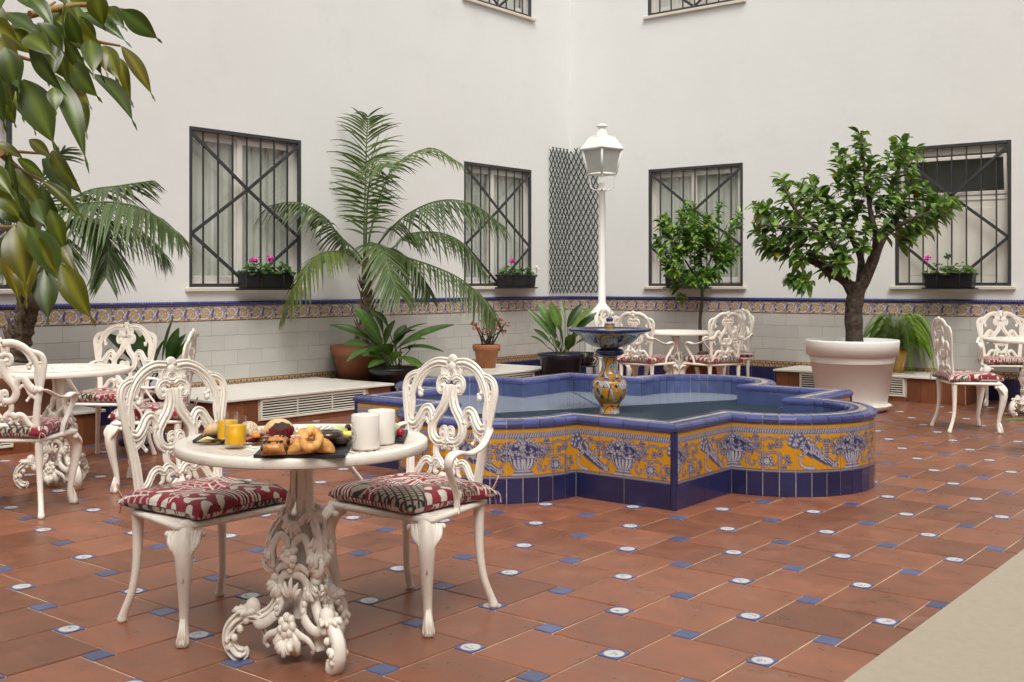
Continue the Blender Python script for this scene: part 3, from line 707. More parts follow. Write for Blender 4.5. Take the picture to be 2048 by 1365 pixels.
for sx, sy in ((1, -1), (1, 1), (-1, -1), (-1, 1)):
    for z0, z1 in ((0.0, .143), (.146, .345), (.348, .442)):
        m = MB(); n = 6; P = []
        cs = [(-.028, .004), (-.028, -.003), (-.020, -.006)] + [(-.012 + .02 * math.sin(k * math.pi / 12), .012 - .02 * math.cos(k * math.pi / 12)) for k in range(0, 7)] + [(.006, .020), (.003, .028), (-.004, .028)]
        P = [[(sx * (FA + a), sy * (FA - b), z) for a, b in cs] for z in (z0, z1)]
        m.grid(P, len(cs), 2, smooth=True); k = len(cs); m.add(P[1], [tuple(range(k))]); m.build('corner_trim', M['glaze_navy'], fountain)
m = MB(); pts = [fB(s, j, .02) for s in range(4) for j in range(28)]
m.add([(p.x, p.y, .10) for p in pts], [tuple(range(len(pts)))]); m.build('basin_floor', M['glaze_inner'], fountain)
WZ = .335
m = MB(); pts = [fB(s, j, FT + .004) for s in range(4) for j in range(28)]
m.add([(p.x, p.y, WZ) for p in pts], [tuple(range(len(pts)))]); water = m.build('water', M['pond_water'], None, (FC[0], FC[1], 0)); tag(water, kind='structure')

# column with painted bulbs and the bowl on top: its own thing, standing in the basin
ctr = tag(empty('fountain_column', (FC[0], FC[1], 0)), 'painted ceramic fountain column with wide blue rimmed bowl and knob', 'fountain column')
def paint_scroll(w, h, seed, bg=YEL, dens=1.0):
    c = Canvas(w, h, 900, bg); rnd = random.Random(seed); n = max(2, int(w / .14 * dens))
    for k in range(n):
        x = w * k / n; d = w / n; s = 1 if k % 2 else -1; y = h * .5
        c.ostroke(spline([(x, y - s * h * .35), (x + d * .3, y + s * h * .05), (x + d * .55, y + s * h * .3), (x + d * .85, y + s * h * .15), (x + d * .75, y - s * h * .15), (x + d * .5, y - s * h * .1), (x + d * .55, y + s * h * .08)], 8), .014, .004, (.52, .55, .56), NAV, .003)
        c.stroke(spline([(x + d * .1, y + s * h * .3), (x + d * .4, y - s * h * .32), (x + d * .8, y - s * h * .38), (x + d * .95, y - s * h * .2)], 8), .010, .003, NAV)
        for q in range(5): c.leaf(x + d * .95, y + s * h * .05, math.pi / 2 + (q - 2) * .5, h * .38, .010, (.56, .57, .56))
        for q in range(5): c.leaf(x + d * rnd.random(), h * rnd.uniform(.1, .9), rnd.random() * 6.3, .03, .008, NAV)
    return c
def painted_lathe(name, prof, seg, cv, parent, solid=None):
    m = MB(); m.lathe(prof, seg); V0 = np.array(m.v); th = (np.arctan2(V0[:, 1], V0[:, 0]) / (2 * math.pi)) % 1.0; z0, z1 = prof[0][1], prof[-1][1]
    idx = np.repeat(np.arange(len(prof)), seg) / (len(prof) - 1)
    cols = cv.sample(th * cv.w * .9999, idx * cv.h * .999)
    if solid:
        for a, b, cc in solid: cols[(idx >= a) & (idx <= b)] = cc
    return m.build(name, M['print_glaze'], parent, cols=cols)
def dense(prof, n): 
    P = spline(prof, n); return P
K = 1.0
lower = dense([(.085, .20), (.080, .26), (.074, .335), (.070, .37), (.078, .41)], 10)
painted_lathe('stem_foot', lower, 120, paint_scroll(.5, .2, 3), ctr)
belly = dense([(.078, .41), (.084, .418), (.108, .45), (.126, .50), (.129, .535), (.122, .565), (.110, .578), (.104, .585)], 12)
painted_lathe('stem_belly', belly, 200, paint_scroll(.84, .175, 7), ctr, [(0, .08, NAV), (.88, .93, NAV)])
neck = dense([(.104, .585), (.098, .592), (.086, .606), (.066, .640), (.056, .69), (.055, .735), (.060, .755)], 12)
painted_lathe('stem_neck', neck, 130, paint_scroll(.44, .15, 9), ctr, [(0, .07, NAV), (.2, .24, NAV)])
m = MB(); m.lathe(dense([(.068, .752), (.092, .758), (.102, .775), (.100, .792), (.085, .803), (.068, .806), (.066, .815)], 5), 48); m.build('collar', M['glaze_navy'], ctr)
bowlp = dense([(.062, .805), (.075, .815), (.118, .822), (.165, .845), (.198, .875), (.225, .905), (.268, .925)], 12)
painted_lathe('bowl', bowlp, 240, paint_scroll(1.2, .15, 11, (.44, .29, .10), 1.0), ctr, [(0, .12, (.30, .30, .33))])
m = MB(); m.lathe(dense([(.262, .922), (.292, .930), (.303, .940), (.301, .950), (.285, .952), (.270, .945), (.2, .915), (.1, .90), (.0, .898)], 5), 72); m.build('bowl_rim', M['glaze_navy'], ctr)
m = MB(); m.lathe([(0, .944), (.278, .944)], 48); m.build('bowl_water', M['jet_water'], ctr)
knobc = Canvas(1, 1, 100, (.50, .30, .08)); knobc.rect(0, 1, .30, .42, (.06, .07, .2)); knobc.rect(0, 1, .66, 1, (.025, .03, .12)); knobc.rect(0, 1, .48, .54, (.5, .45, .4))
painted_lathe('knob', dense([(.034, .935), (.032, .95), (.037, .965), (.036, .985), (.022, .996), (.020, 1.0), (.025, 1.01), (.024, 1.025), (.0, 1.036)], 5), 36, knobc, ctr)
m = MB(); m.tube(spline([(0, 0, 1.03), (.012, .006, 1.10), (.028, .012, 1.17)], 6), [.0055 - .0001 * k for k in range(13)], 8); jet = m.build('water_jet', M['jet_water'], None, (FC[0], FC[1], 0))
tag(jet, 'thin jet of water rising from the knob of the fountain bowl', 'water jet')
m = MB()
for k, a in enumerate((-2.2, -2.0, -1.75, -1.6, -1.4, -2.5, -.9)):
    x, y = .303 * math.cos(a), .303 * math.sin(a); m.tube([(x, y, .945), (x * 1.01, y * 1.01, .88), (x * 1.012, y * 1.012, .6), (x * 1.014, y * 1.014, WZ)], [.003, .0022, .0018, .0016], 6)
m.build('dripping_water', M['jet_water'], ctr)

# ------------------------------------------------------------------ cast chairs
RIDGE = [(1.0, .0), (.96, .42), (.80, .74), (.62, .62), (.53, .26), (.40, .24), (.27, .80), (0, 1.12), (-.27, .80), (-.40, .24), (-.53, .26), (-.62, .62), (-.80, .74), (-.96, .42), (-1.0, 0), (-.8, -.6), (0, -.75), (.8, -.6)]
BH, BW = 0.54, 0.248       # height of the back above the seat, half width
def bp(u, v):
    """place a point of the flat back design on the raked, slightly curved back"""
    z = .435 + v * BH; x = u * BW
    return Vector((x, .168 + (z - .435) * .10 + .015 * (1 - u * u) * min(1, max(0, v)), z))
def build_back():
    m = MB(); ref = (0, -1, .07)
    def st(P, w, w2=None, n=7, flat=.62, prof=RIDGE):
        w *= 1.12; w2 = w2 and w2 * 1.1
        Q = spline(P, n) if len(P) > 2 else P
        w2 = w if w2 is None else w2; k = len(Q)
        for s in (1, -1):
            m.tube([bp(s * u, v) for u, v in Q], [(w + (w2 - w) * i / (k - 1)) for i in range(k)], flat=flat, ref=ref, prof=prof)
    def knob(u, v, r, sc=(1, .8, 1)):
        for s in (1, -1): m.ball(bp(s * u, v), r, 8, 6, sc)
    def one(P, w, w2, n=6): 
        Q = spline(P, n); k = len(Q); m.tube([bp(u, v) for u, v in Q], [(w + (w2 - w) * i / (k - 1)) for i in range(k)], flat=.62, ref=ref, prof=RIDGE)
    # outer posts and shoulders
    st([(.70, -.06), (.715, .10), (.75, .28), (.80, .42), (.86, .55), (.92, .68), (.945, .77), (.90, .835), (.80, .865), (.71, .875)], .019, .013)
    knob(.69, .892, .010)
    # inner shoulder leaf, curls inside the post
    st([(.80, .50), (.76, .60), (.77, .69), (.80, .745), (.84, .72), (.85, .67)], .010, .006)
    knob(.845, .705, .009); knob(.865, .765, .008)
    # top arch
    st([(.10, .962), (.28, .968), (.46, .942), (.61, .892), (.72, .825), (.79, .74), (.82, .65), (.82, .55)], .019, .013)
    st([(.18, .93), (.32, .935), (.48, .90), (.60, .835), (.66, .765), (.63, .715)], .009, .007)
    knob(.625, .715, .013); knob(.655, .755, .010); knob(.60, .74, .009)
    # crest scrolls, shell
    st([(.10, .955), (.17, .925), (.185, .885), (.14, .862), (.10, .88), (.12, .905)], .013, .008)
    for k in range(7):
        a = math.pi / 2 + (k - 3) * .36; c = bp(.012 * (k - 3), .955); e = c + Vector((.036 * math.cos(a), 0, .036 * math.sin(a) + .004))
        m.tube([c, c.lerp(e, .5), c.lerp(e, .85), e], [.005, .008, .009, .005], 7)
    m.ball(bp(0, .935), .02, 10, 7, (1, .6, 1.2))
    st([(.0, .93), (.07, .90), (.075, .86), (.03, .83)], .011, .009)
    # upper volutes of the lyre
    st([(.03, .835), (.13, .855), (.235, .835), (.262, .785), (.21, .745), (.145, .765), (.15, .805), (.185, .80)], .014, .008)
    knob(.175, .79, .011)
    # lyre
    st([(.07, .80), (.06, .745), (.075, .69), (.13, .63), (.22, .575), (.30, .52), (.325, .465), (.28, .405), (.18, .375), (.08, .378)], .021, .018)
    st([(.08, .378), (.02, .395), (.01, .44), (.05, .475), (.11, .47), (.125, .435), (.09, .425)], .014, .008)
    knob(.085, .44, .010)
    for k, (u, v) in enumerate(((.11, .68), (.165, .63), (.235, .60), (.29, .56))): knob(u, v, .009, (1, .7, 1.3))
    # side brackets
    st([(.80, .50), (.70, .49), (.60, .535), (.51, .60), (.42, .615), (.35, .575), (.325, .52)], .020, .017)
    st([(.79, .40), (.70, .415), (.61, .45), (.55, .51), (.47, .535), (.40, .50)], .010, .008)
    st([(.70, .44), (.62, .42), (.56, .385)], .010, .006); knob(.55, .38, .009)
    # lower heart ring
    st([(.02, .365), (.12, .375), (.195, .345), (.20, .29), (.135, .25), (.05, .21), (.0, .18)], .014, .012)
    st([(.0, .335), (.06, .345), (.09, .32)], .009, .006)
    # lower brackets
    st([(.05, .195), (.11, .235), (.20, .245), (.27, .215), (.36, .235), (.46, .215), (.56, .145), (.66, .115), (.72, .14)], .015, .013)
    st([(.10, .20), (.17, .19), (.20, .155), (.15, .135)], .010, .006); knob(.155, .15, .008)
    st([(.28, .20), (.30, .15), (.36, .13)], .009, .005)
    # pendant leaf
    for k in range(5):
        a = -math.pi / 2 + (k - 2) * .42; c = bp(.015 * (k - 2), .15); e = c + Vector((.05 * math.cos(a), 0, .055 * math.sin(a)))
        m.tube([c, c.lerp(e, .5), c.lerp(e, .85), e], [.006, .009, .008, .004], 7)
    st([(.06, .12), (.12, .06), (.15, -.03)], .008, .007)
    # bottom rail
    one([(-.70, .0), (-.35, .01), (0, .0), (.35, .01), (.70, .0)], .012, .012)
    return m.mesh('backrest', M['cast_white'])
def seat_outline(o=0.0):
    P = []
    for x, y in spline([(-.212, .19), (-.244, .0), (-.268, -.165), (-.252, -.218), (-.12, -.232), (0, -.236), (.12, -.232), (.252, -.218), (.268, -.165), (.244, .0), (.212, .19)], 5): 
        P.append((x * (1 - o / .24), y * (1 - o / .23)))
    return P
def build_seat():
    m = MB(); A = seat_outline(); n = len(A); B_ = seat_outline(.01)
    rows = [(B_, .410), (A, .414), (A, .428), (B_, .434)]
    m.grid([[(x, y, z) for x, y in O] for O, z in rows], n, 4, True, True)
    C = seat_outline(.07)
    m.add([(x, y, .434) for x, y in B_] + [(x, y, .434) for x, y in C], [(k, (k + 1) % n, n + (k + 1) % n, n + k) for k in range(n)])
    m.add([(x, y, .410) for x, y in B_] + [(x, y, .410) for x, y in C], [(k, n + k, n + (k + 1) % n, (k + 1) % n) for k in range(n)])
    for k in range(11):
        x = -.17 + .034 * k; m.box((x - .008, -.20, .412), (x + .008, .175, .428))
    return m.mesh('seat', M['cast_white'])
def build_front_leg(s):
    m = MB()
    P = spline([(.214 * s, -.180, .416), (.240 * s, -.207, .388), (.254 * s, -.222, .33), (.248 * s, -.214, .24), (.236 * s, -.196, .14), (.232 * s, -.188, .075), (.239 * s, -.194, .035), (.246 * s, -.201, .012), (.246 * s, -.201, .0)], 5)
    rr = [x[0] for x in spline([(.034,), (.036,), (.034,), (.026,), (.0185,), (.0165,), (.021,), (.024,), (.018,)], 5)]
    m.tube(P, rr, 14)
    # acanthus on the knee
    d = Vector((s, -1, 0)).normalized(); side = Vector((1 * s, 1, 0)).normalized()
    for k in range(-4, 5):
        sp = k / 4.0; top = Vector((.233 * s, -.200, .400)) + side * (.050 * sp) + d * (.030 * (1 - abs(sp) * .55)); low = Vector((.251 * s, -.217, .235 + .085 * abs(sp))) + side * (.014 * sp) + d * .022
        mid = top.lerp(low, .45) + d * .012 + side * (.012 * sp)
        m.tube(spline([top - d * .006 + Vector((0, 0, .006)), top, mid, low], 4), [.004, .006, .008, .009, .010, .010, .010, .009, .008, .006, .005, .004, .003][:13], 6)
    for sg in (-1, 1): m.ball(Vector((.226 * s, -.192, .394)) + side * (sg * .060) + d * .008, .013, 8, 6)
    for k in range(-1, 2): m.tube([Vector((.246 * s, -.201, .004)) + d * .021 + side * .012 * k, Vector((.240 * s, -.194, .05)) + d * .018 + side * .009 * k, Vector((.233 * s, -.189, .10)) + d * .013 + side * .005 * k], [.006, .006, .002], 6)
    return m.mesh('front_leg', M['cast_white'])
def build_back_leg(s):
    m = MB(); P = spline([(.190 * s, .165, .418), (.190 * s, .164, .33), (.194 * s, .166, .22), (.204 * s, .180, .12), (.218 * s, .208, .04), (.222 * s, .217, .012), (.222 * s, .218, .0)], 5)
    rr = [x[0] for x in spline([(.024,), (.020,), (.0165,), (.015,), (.016,), (.019,), (.014,)], 5)]
    m.tube(P, rr, 12); return m.mesh('back_leg', M['cast_white'])
def build_arm(s):
    m = MB(); P = spline([(.212 * s, .205, .70), (.235 * s, .17, .692), (.262 * s, .09, .655), (.276 * s, .0, .640), (.280 * s, -.075, .652), (.279 * s, -.115, .640), (.274 * s, -.122, .605), (.262 * s, -.085, .545), (.248 * s, -.045, .49), (.243 * s, -.035, .445), (.242 * s, -.035, .415)], 6)
    n = len(P); rr = [.011 + .007 * math.exp(-((i / n - .42) / .18) ** 2) for i in range(n)]
    prof = [(math.copysign(abs(math.cos(a)) ** .6, math.cos(a)), math.copysign(abs(math.sin(a)) ** .6, math.sin(a)) * .55) for a in [2 * math.pi * k / 12 for k in range(12)]]
    # wide across x, thin along the sweep's own normal
    m.tube(P, rr, ref=(0, .55, 1) if False else None, prof=None, seg=10) if False else None
    Q = [Vector(p) for p in P]; rows = []
    for i in range(n):
        t = (Q[min(i + 1, n - 1)] - Q[max(i - 1, 0)]).normalized(); a = Vector((1, 0, 0)); a = (a - t * a.dot(t)).normalized(); b = t.cross(a)
        rows.append([Q[i] + a * rr[i] * 1.25 * u + b * rr[i] * w for u, w in prof])
    n0 = m.grid(rows, 12, n, True, True); m.f.append(tuple(range(n0 + (n - 1) * 12, n0 + n * 12))); m.sm.append(False); m.f.append(tuple(range(n0, n0 + 12))[::-1]); m.sm.append(False)
    m.ball((.212 * s, .205, .70), .017, 10, 7); m.ball((.243 * s, -.036, .424), .016, 8, 6, (.7, 1, 1))
    return m.mesh('arm', M['cast_white'])
CH = dict(back=build_back(), seat=build_seat(), fl=[build_front_leg(s) for s in (-1, 1)], bl=[build_back_leg(s) for s in (-1, 1)], arm=[build_arm(s) for s in (-1, 1)])
def chair(x, y, face, label, arms=True):
    """face: compass angle the sitter looks to, in degrees in the ground plane"""
    o = tag(empty('garden_chair', (x, y, 0), R(face + 90)), label, 'chair', 'white cast metal chairs of the courtyard')
    link('backrest', CH['back'], o); link('seat', CH['seat'], o)
    for q in (0, 1): link('leg', CH['fl'][q], o); link('leg', CH['bl'][q], o)
    if arms:
        for q in (0, 1): link('arm', CH['arm'][q], o)
    return o

# ------------------------------------------------------------------ patchwork cushions
CR, CW_, CB, CBe = (.235, .008, .026), (.62, .56, .49), (.018, .016, .016), (.40, .32, .24)
def cushion_pattern(n, seed):
    rnd = np.random.RandomState(seed); ys, xs = np.mgrid[0:n, 0:n] / (n - 1.0)
    out = np.zeros((n, n, 3)); seeds = [(rnd.rand(), rnd.rand(), rnd.rand() * .7 - .35 + (math.pi / 2 if rnd.rand() < .5 else 0), k) for k in list(rnd.permutation([0, 1, 2, 4, 0, 1, 6, 4])) + [0, 1, 4, 5, 1, 0, 3]]
    wob = .02 * np.sin(xs * 17 + seed) + .02 * np.sin(ys * 13 + 2)
    d = np.stack([np.maximum(np.abs((xs - sx) * math.cos(a) + (ys - sy) * math.sin(a)) * 1.0, np.abs(-(xs - sx) * math.sin(a) + (ys - sy) * math.cos(a)) * 1.5) + wob for sx, sy, a, k in seeds]); own = d.argmin(0)
    C = lambda m, a, b: np.where(m[..., None], np.array(a), np.array(b))
    for i, (sx, sy, a, k) in enumerate(seeds):
        X = ((xs - sx) * math.cos(a) + (ys - sy) * math.sin(a)) * .44; Y = (-(xs - sx) * math.sin(a) + (ys - sy) * math.cos(a)) * .44
        if k == 0:   # stripes
            t = (Y / .05) % 1; p = C(t < .26, CR, CW_); p = np.where(((t > .42) & (t < .58))[..., None], CB, p); p = np.where(((t > .70) & (t < .82))[..., None], CR, p)
        elif k == 1:  # red lattice of waves
            w = np.abs(((X + .007 * np.sin(Y * 130)) / .034) % 1 - .5); v = np.abs(((Y) / .034) % 1 - .5)
            p = C((w < .12) | (v < .10), CW_, CR); p = np.where(((w < .035))[..., None], CB, p)
        elif k == 2:  # rings on beige
            r = np.minimum(np.abs(np.hypot((X / .036) % 1 - .5, (Y / .036) % 1 - .5) - .42), np.abs(np.hypot(((X / .036) + .5) % 1 - .5, ((Y / .036) + .5) % 1 - .5) - .42)); p = C(r < .075, CB, CBe)
        elif k == 3:  # key pattern
            t = (np.maximum(np.abs((X / .036) % 1 - .5), np.abs((Y / .036) % 1 - .5)) * 2 + .25 * ((X / .036 + np.floor(Y / .036)) % 1)) * 3.2 % 1; p = C(t < .45, CB, CBe); p = np.where(((t > .62) & (t < .82))[..., None], CR, p)
        elif k == 4:  # large red flowers on white
            q = np.sin(X * 84 + 1.5 * np.sin(Y * 76)) + np.sin(Y * 90 + 1.2 * np.sin(X * 68)); p = C(q > -.15, CR, CW_); p = np.where(((q > -.3) & (q < -.1))[..., None], CB, p)
        elif k == 5:  # bold black damask
            q = np.sin(X * 40) * np.sin(Y * 40) + .5 * np.sin((X + Y) * 58); p = C(np.abs(q) < .36, CB, CBe)
        else:         # fine branches
            q = np.sin(X * 170 + 3 * np.sin(Y * 80)) + np.sin(Y * 160 + 3 * np.sin(X * 75)); p = C(q > .5, CR, CW_); p = np.where((q < -1.2)[..., None], CB, p)
        out = np.where((own == i)[..., None], p, out)
    return out.reshape(-1, 3)
def build_cushion(seed, n):
    m = MB(); rnd = random.Random(seed); hw = .238; rows_t = []; rows_b = []
    for j in range(n):
        a, b = [], []
        for i in range(n):
            u, v = 2 * i / (n - 1) - 1, 2 * j / (n - 1) - 1
            pin = 1 - .055 * (1 - u * u) * v * v - .0; pin2 = 1 - .055 * (1 - v * v) * u * u
            x, y = u * hw * pin2, v * hw * .97 * pin
            e = max(0, (1 - u ** 8) * (1 - v ** 8)) ** .38
            tuft = .5 * math.exp(-(u * u + v * v) / .045)
            wr = .05 * math.sin(7 * math.atan2(v, u) + seed) * math.exp(-(math.hypot(u, v) - .45) ** 2 / .06) + .03 * math.sin(u * 9 + v * 5 + seed)
            t = .040 * e * (1 - tuft + wr) + .0015
            drop = -.012 * max(0, abs(u) ** 3 * abs(v) ** 3)
            a.append((x, y, .466 + t + drop)); b.append((x, y, .466 - t * .75 + drop * .5))
        rows_t.append(a); rows_b.append(b)
    m.grid(rows_t, n, n); k = len(m.f); m.grid(rows_b, n, n); m.f[k:] = [f[::-1] for f in m.f[k:]]
    c = cushion_pattern(n, seed); me = m.mesh('cushion', M['fabric'], np.concatenate([c, c[::-1]])); return me
CUSH = [build_cushion(3, 200), build_cushion(8, 200), build_cushion(14, 110), build_cushion(21, 110)]
def build_tie(s, seed):
    m = MB(); rnd = random.Random(seed); b = Vector((.205 * s, .205, .468))
    def rp(P, r): m.tube(spline(P, 7), r, 6)
    o = lambda x, y, z: b + Vector((x * s, y, z))
    rp([o(0, 0, 0), o(.02, .012, .012), o(.03, .03, .05), o(.022, .038, .055), o(.016, .028, .015), o(.012, .02, .0)], .0035)
    rp([o(.012, .02, 0), o(.03, .03, -.005), o(.042, .032, -.02), o(.046, .03, -.045)], .003)
    rp([o(.012, .02, 0), o(.01, .035, -.03), o(.012, .04, -.055)], .003)
    return m.mesh('tie', M['cord'])
TIE = [build_tie(s, 5) for s in (-1, 1)]
def cushion(ch, var, label, tie=True, dx=0, dy=0, rz=0):
    o = link('seat_cushion', CUSH[var], None, ch.matrix_basis @ Vector((dx, dy, 0)), (0, 0, ch.rotation_euler.z + R(rz)))
    tag(o, label, 'cushion', 'patchwork chair cushions')
    if tie:
        for q in (0, 1): link('tie', TIE[q], o)
    return o
TAX, TAY = 6.117, -10.13
TBX, TBY = 2.48, -9.0
pC = at_depth(1352, 668, 12.3); TCX, TCY = pC.x, pC.y
pD = at_depth(2062, 690, 10.6); TDX, TDY = pD.x, pD.y
CHAIRS = [
 # x, y, facing, arms, cushion, chair label, cushion label
 (5.515, -10.09, 0, False, 0, 'armless white chair at the near left of the breakfast table', 'red striped cushion on the armless chair by the breakfast table'),
 (6.062, -9.52, -88, True, 1, 'white armchair between the breakfast table and the fountain', 'red and black cushion with tied cord on the armchair by the fountain'),
 (3.01, -9.555, 131, True, 2, 'white armchair cut by the left edge, seen from behind', 'red cushion on the armchair cut by the left edge'),
 (1.79, -8.22, -58, True, 3, 'white armchair behind the left table, facing the camera', 'dark red cushion on the chair behind the left table'),
 (2.915, -8.60, 227, True, 2, 'white armchair seen edge-on between the left table and the long bench', 'red and white striped cushion overhanging the edge-on armchair'),
]
pc = lambda dx, dy: (TCX + dx * CA - dy * SA, TCY + dx * SA + dy * CA)
def around(T, ang, r=.62): return T[0] + r * math.cos(R(ang)), T[1] + r * math.sin(R(ang))
for a, n1, n2 in ((232, 'near-left white chair of the table behind the fountain, half hidden by the bowl', 'cushion on the half hidden chair behind the fountain bowl'),
              (298, 'near-right white chair of the table behind the fountain, seen from behind', 'cushion on the chair turned away, behind the fountain'),
              (150, 'far-left white chair by the wall, its crest showing behind the fountain bowl', 'cushion on the far-left chair near the lamp pedestal'),
              (25, 'far-right white chair by the wall behind the fountain, seen through another chair', 'cushion on the far chair seen through the openwork back')):
    x, y = around((TCX, TCY), a + 38.6, .68); CHAIRS.append((x, y, a + 38.6 + 180, True, 2 + (a % 2), n1, n2))
c10 = ground(1945, 862); c11 = at_depth(2012, 800, 11.5)
CHAIRS.append((6.16, -2.68, 36, False, 3, 'white chair in profile next to the right bench', 'red and white cushion on the chair in profile'))
CHAIRS.append((c11.x, c11.y, -62, True, 2, 'white chair cut by the right edge, behind the small table', 'dark red cushion on the chair cut by the right edge'))
made = []
for x, y, f, arms, cu, l1, l2 in CHAIRS:
    c = chair(x, y, f, l1, arms); bpy.context.view_layer.update(); made.append(c)
    cushion(c, cu, l2, True, 0, -.012, 4 if cu == 0 else -6 if cu == 1 else 0)

# ------------------------------------------------------------------ cast tables
def build_table_top():
    m = MB(); m.lathe([(.395, .690), (.415, .684), (.434, .682), (.4375, .686), (.4375, .711), (.433, .715), (.400, .7155), (.395, .713), (.395, .690)], 96)
    for k in range(90):
        a = 2 * math.pi * k / 90; ca, sa = math.cos(a), math.sin(a); w = .0078
        pts = [(r * ca - s * w * r / .4 * sa, r * sa + s * w * r / .4 * ca, z) for z in (.700, .714) for r, s in ((.265, -1), (.398, -1), (.398, 1), (.265, 1))]
        m.add(pts, [(4, 5, 6, 7), (3, 2, 1, 0), (0, 1, 5, 4), (2, 3, 7, 6)])
    m.lathe([(.245, .698), (.268, .698), (.268, .7152), (.245, .7152), (.245, .698)], 72)
    m.lathe([(.13, .698), (.145, .698), (.145, .7148), (.13, .7148), (.13, .698)], 48)
    for k in range(12):
        a = 2 * math.pi * k / 12
        for s in (1, -1):
            P = [(r * math.cos(a + s * d), r * math.sin(a + s * d), .707) for r, d in spline([(.14, 0), (.165, .20), (.20, .24), (.225, .12), (.215, .03), (.20, .08)], 5)]
            m.tube(P, .0085, 6)
        m.tube([(.05 * math.cos(a), .05 * math.sin(a), .707), (.135 * math.cos(a), .135 * math.sin(a), .707)], .008, 6)
        m.tube([(.225 * math.cos(a), .225 * math.sin(a), .707), (.25 * math.cos(a), .25 * math.sin(a), .707)], .009, 6)
    m.lathe([(0, .715), (.055, .715), (.055, .698), (0, .698)], 24)
    return m.mesh('table_top', M['cast_white'])
def build_pedestal():
    m = MB(); RP = RIDGE
    for q in range(3):
        a = 2 * math.pi * q / 3; er = Vector((math.cos(a), math.sin(a), 0)); et = Vector((-math.sin(a), math.cos(a), 0))
        P3 = lambda r, z, t=0.0: er * r + et * t + Vector((0, 0, z))
        def st(pts, w, w2, flat=1.15, n=7, t=0.0):
            Q = spline(pts, n); k = len(Q); m.tube([P3(r, z, t) for r, z in Q], [(w + (w2 - w) * i / (k - 1)) for i in range(k)], prof=RP, ref=et, flat=flat)
        # foot: heavy scroll
        st([(.235, .012), (.262, .022), (.288, .06), (.280, .105), (.235, .138), (.185, .138), (.15, .105), (.135, .07), (.14, .045)], .026, .018, 1.4)
        st([(.235, .012), (.222, .02), (.225, .035)], .020, .012, 1.4)
        m.ball(P3(.195, .168), .030, 12, 8, (1, 1, 1)); m.ball(P3(.232, .150), .020, 10, 7)
        for k in range(5): m.ball(P3(.285 - .022 * k, .045 + .028 * k, .022), .014, 8, 6); m.ball(P3(.285 - .022 * k, .045 + .028 * k, -.022), .014, 8, 6)
        # stem edge, S shaped
        st([(.175, .13), (.125, .155), (.095, .20), (.090, .255), (.112, .31), (.128, .36), (.118, .41), (.085, .455), (.050, .50), (.040, .55), (.038, .61), (.046, .655), (.075, .695)], .021, .013, 1.1)
        m.ball(P3(.118, .30), .024, 10, 7); m.ball(P3(.108, .265), .018, 10, 7)
        st([(.118, .285), (.145, .30), (.15, .33), (.13, .345)], .012, .008)
        # openwork panel facing between this foot and the next
        a2 = a + math.pi / 3; fr = Vector((math.cos(a2), math.sin(a2), 0)); ft = Vector((-math.sin(a2), math.cos(a2), 0))
        F = lambda t, z, o=0.0: fr * (o + (.058 if z < .47 else .032) + .03 * math.exp(-((z - .36) / .08) ** 2) + .05 * math.exp(-((z - .10) / .09) ** 2)) + ft * t + Vector((0, 0, z))
        def sp(pts, w, w2, n=7):
            for s in (1, -1):
                Q = spline(pts, n); k = len(Q); m.tube([F(s * t, z) for t, z in Q], [(w + (w2 - w) * i / (k - 1)) for i in range(k)], prof=RP, ref=-fr, flat=.8)
        sp([(.095, .30), (.088, .36), (.06, .405), (.025, .40), (.012, .375), (.03, .362)], .017, .010)          # heart scroll
        sp([(.012, .44), (.035, .455), (.05, .49), (.042, .54)], .013, .010)
        sp([(.0, .285), (.045, .275), (.06, .235), (.05, .19), (.065, .15)], .016, .013)                          # crossing strips
        sp([(.0, .30), (.04, .31), (.075, .29)], .012, .010)
        sp([(.065, .15), (.10, .125), (.135, .115), (.155, .13)], .017, .016)                                     # to the feet
        sp([(.0, .125), (.05, .10), (.09, .085), (.11, .06), (.10, .04)], .014, .008)
        for k in range(4): m.ball(F(.06, .17 + .022 * k, .006), .012, 8, 6); m.ball(F(-.06, .17 + .022 * k, .006), .012, 8, 6)
        # rosette and hanging shield
        for k in range(7): m.ball(F(.026 * math.cos(k * .9), .125 + .026 * math.sin(k * .9), .010), .016, 8, 6, (1, 1, 1))
        m.ball(F(0, .125, .02), .015, 10, 7)
        for k in range(5):
            t = (k - 2) * .024; m.tube([F(t * .5, .105, .0), F(t, .07, .012), F(t * .9, .04, .006), F(t * .4, .024, .0)], [.010, .015, .012, .006], 8)
        # flower cluster
        for (t, z, r) in ((0, .355, .020), (.02, .34, .017), (-.02, .342, .017), (.012, .322, .016), (-.012, .32, .016), (0, .335, .022), (.02, .365, .014), (-.018, .368, .014), (0, .30, .012)): m.ball(F(t, z, .014), r, 10, 7, (1, 1, .9))
        def acan(p, d, nn, Lq, w=.010):
            d = Vector(d).normalized(); nn = Vector(nn).normalized(); s_ = d.cross(nn)
            for k in range(-2, 3):
                e = (d + s_ * (.45 * k)).normalized() * Lq * (1 - .16 * abs(k)); pp = p + s_ * (.006 * k)
                m.tube([pp, pp + e * .45 + nn * .008, pp + e * .8 + nn * .010, pp + e + nn * .002], [w * .7, w, w * .85, w * .3], 6)
        acan(F(0, .455, .006), (0, 0, -1), fr, .06); acan(F(0, .205, .008), (0, 0, 1), fr, .07); acan(F(.075, .245, .004), ft * .5 + Vector((0, 0, -1)), fr, .05); acan(F(-.075, .245, .004), ft * -.5 + Vector((0, 0, -1)), fr, .05)
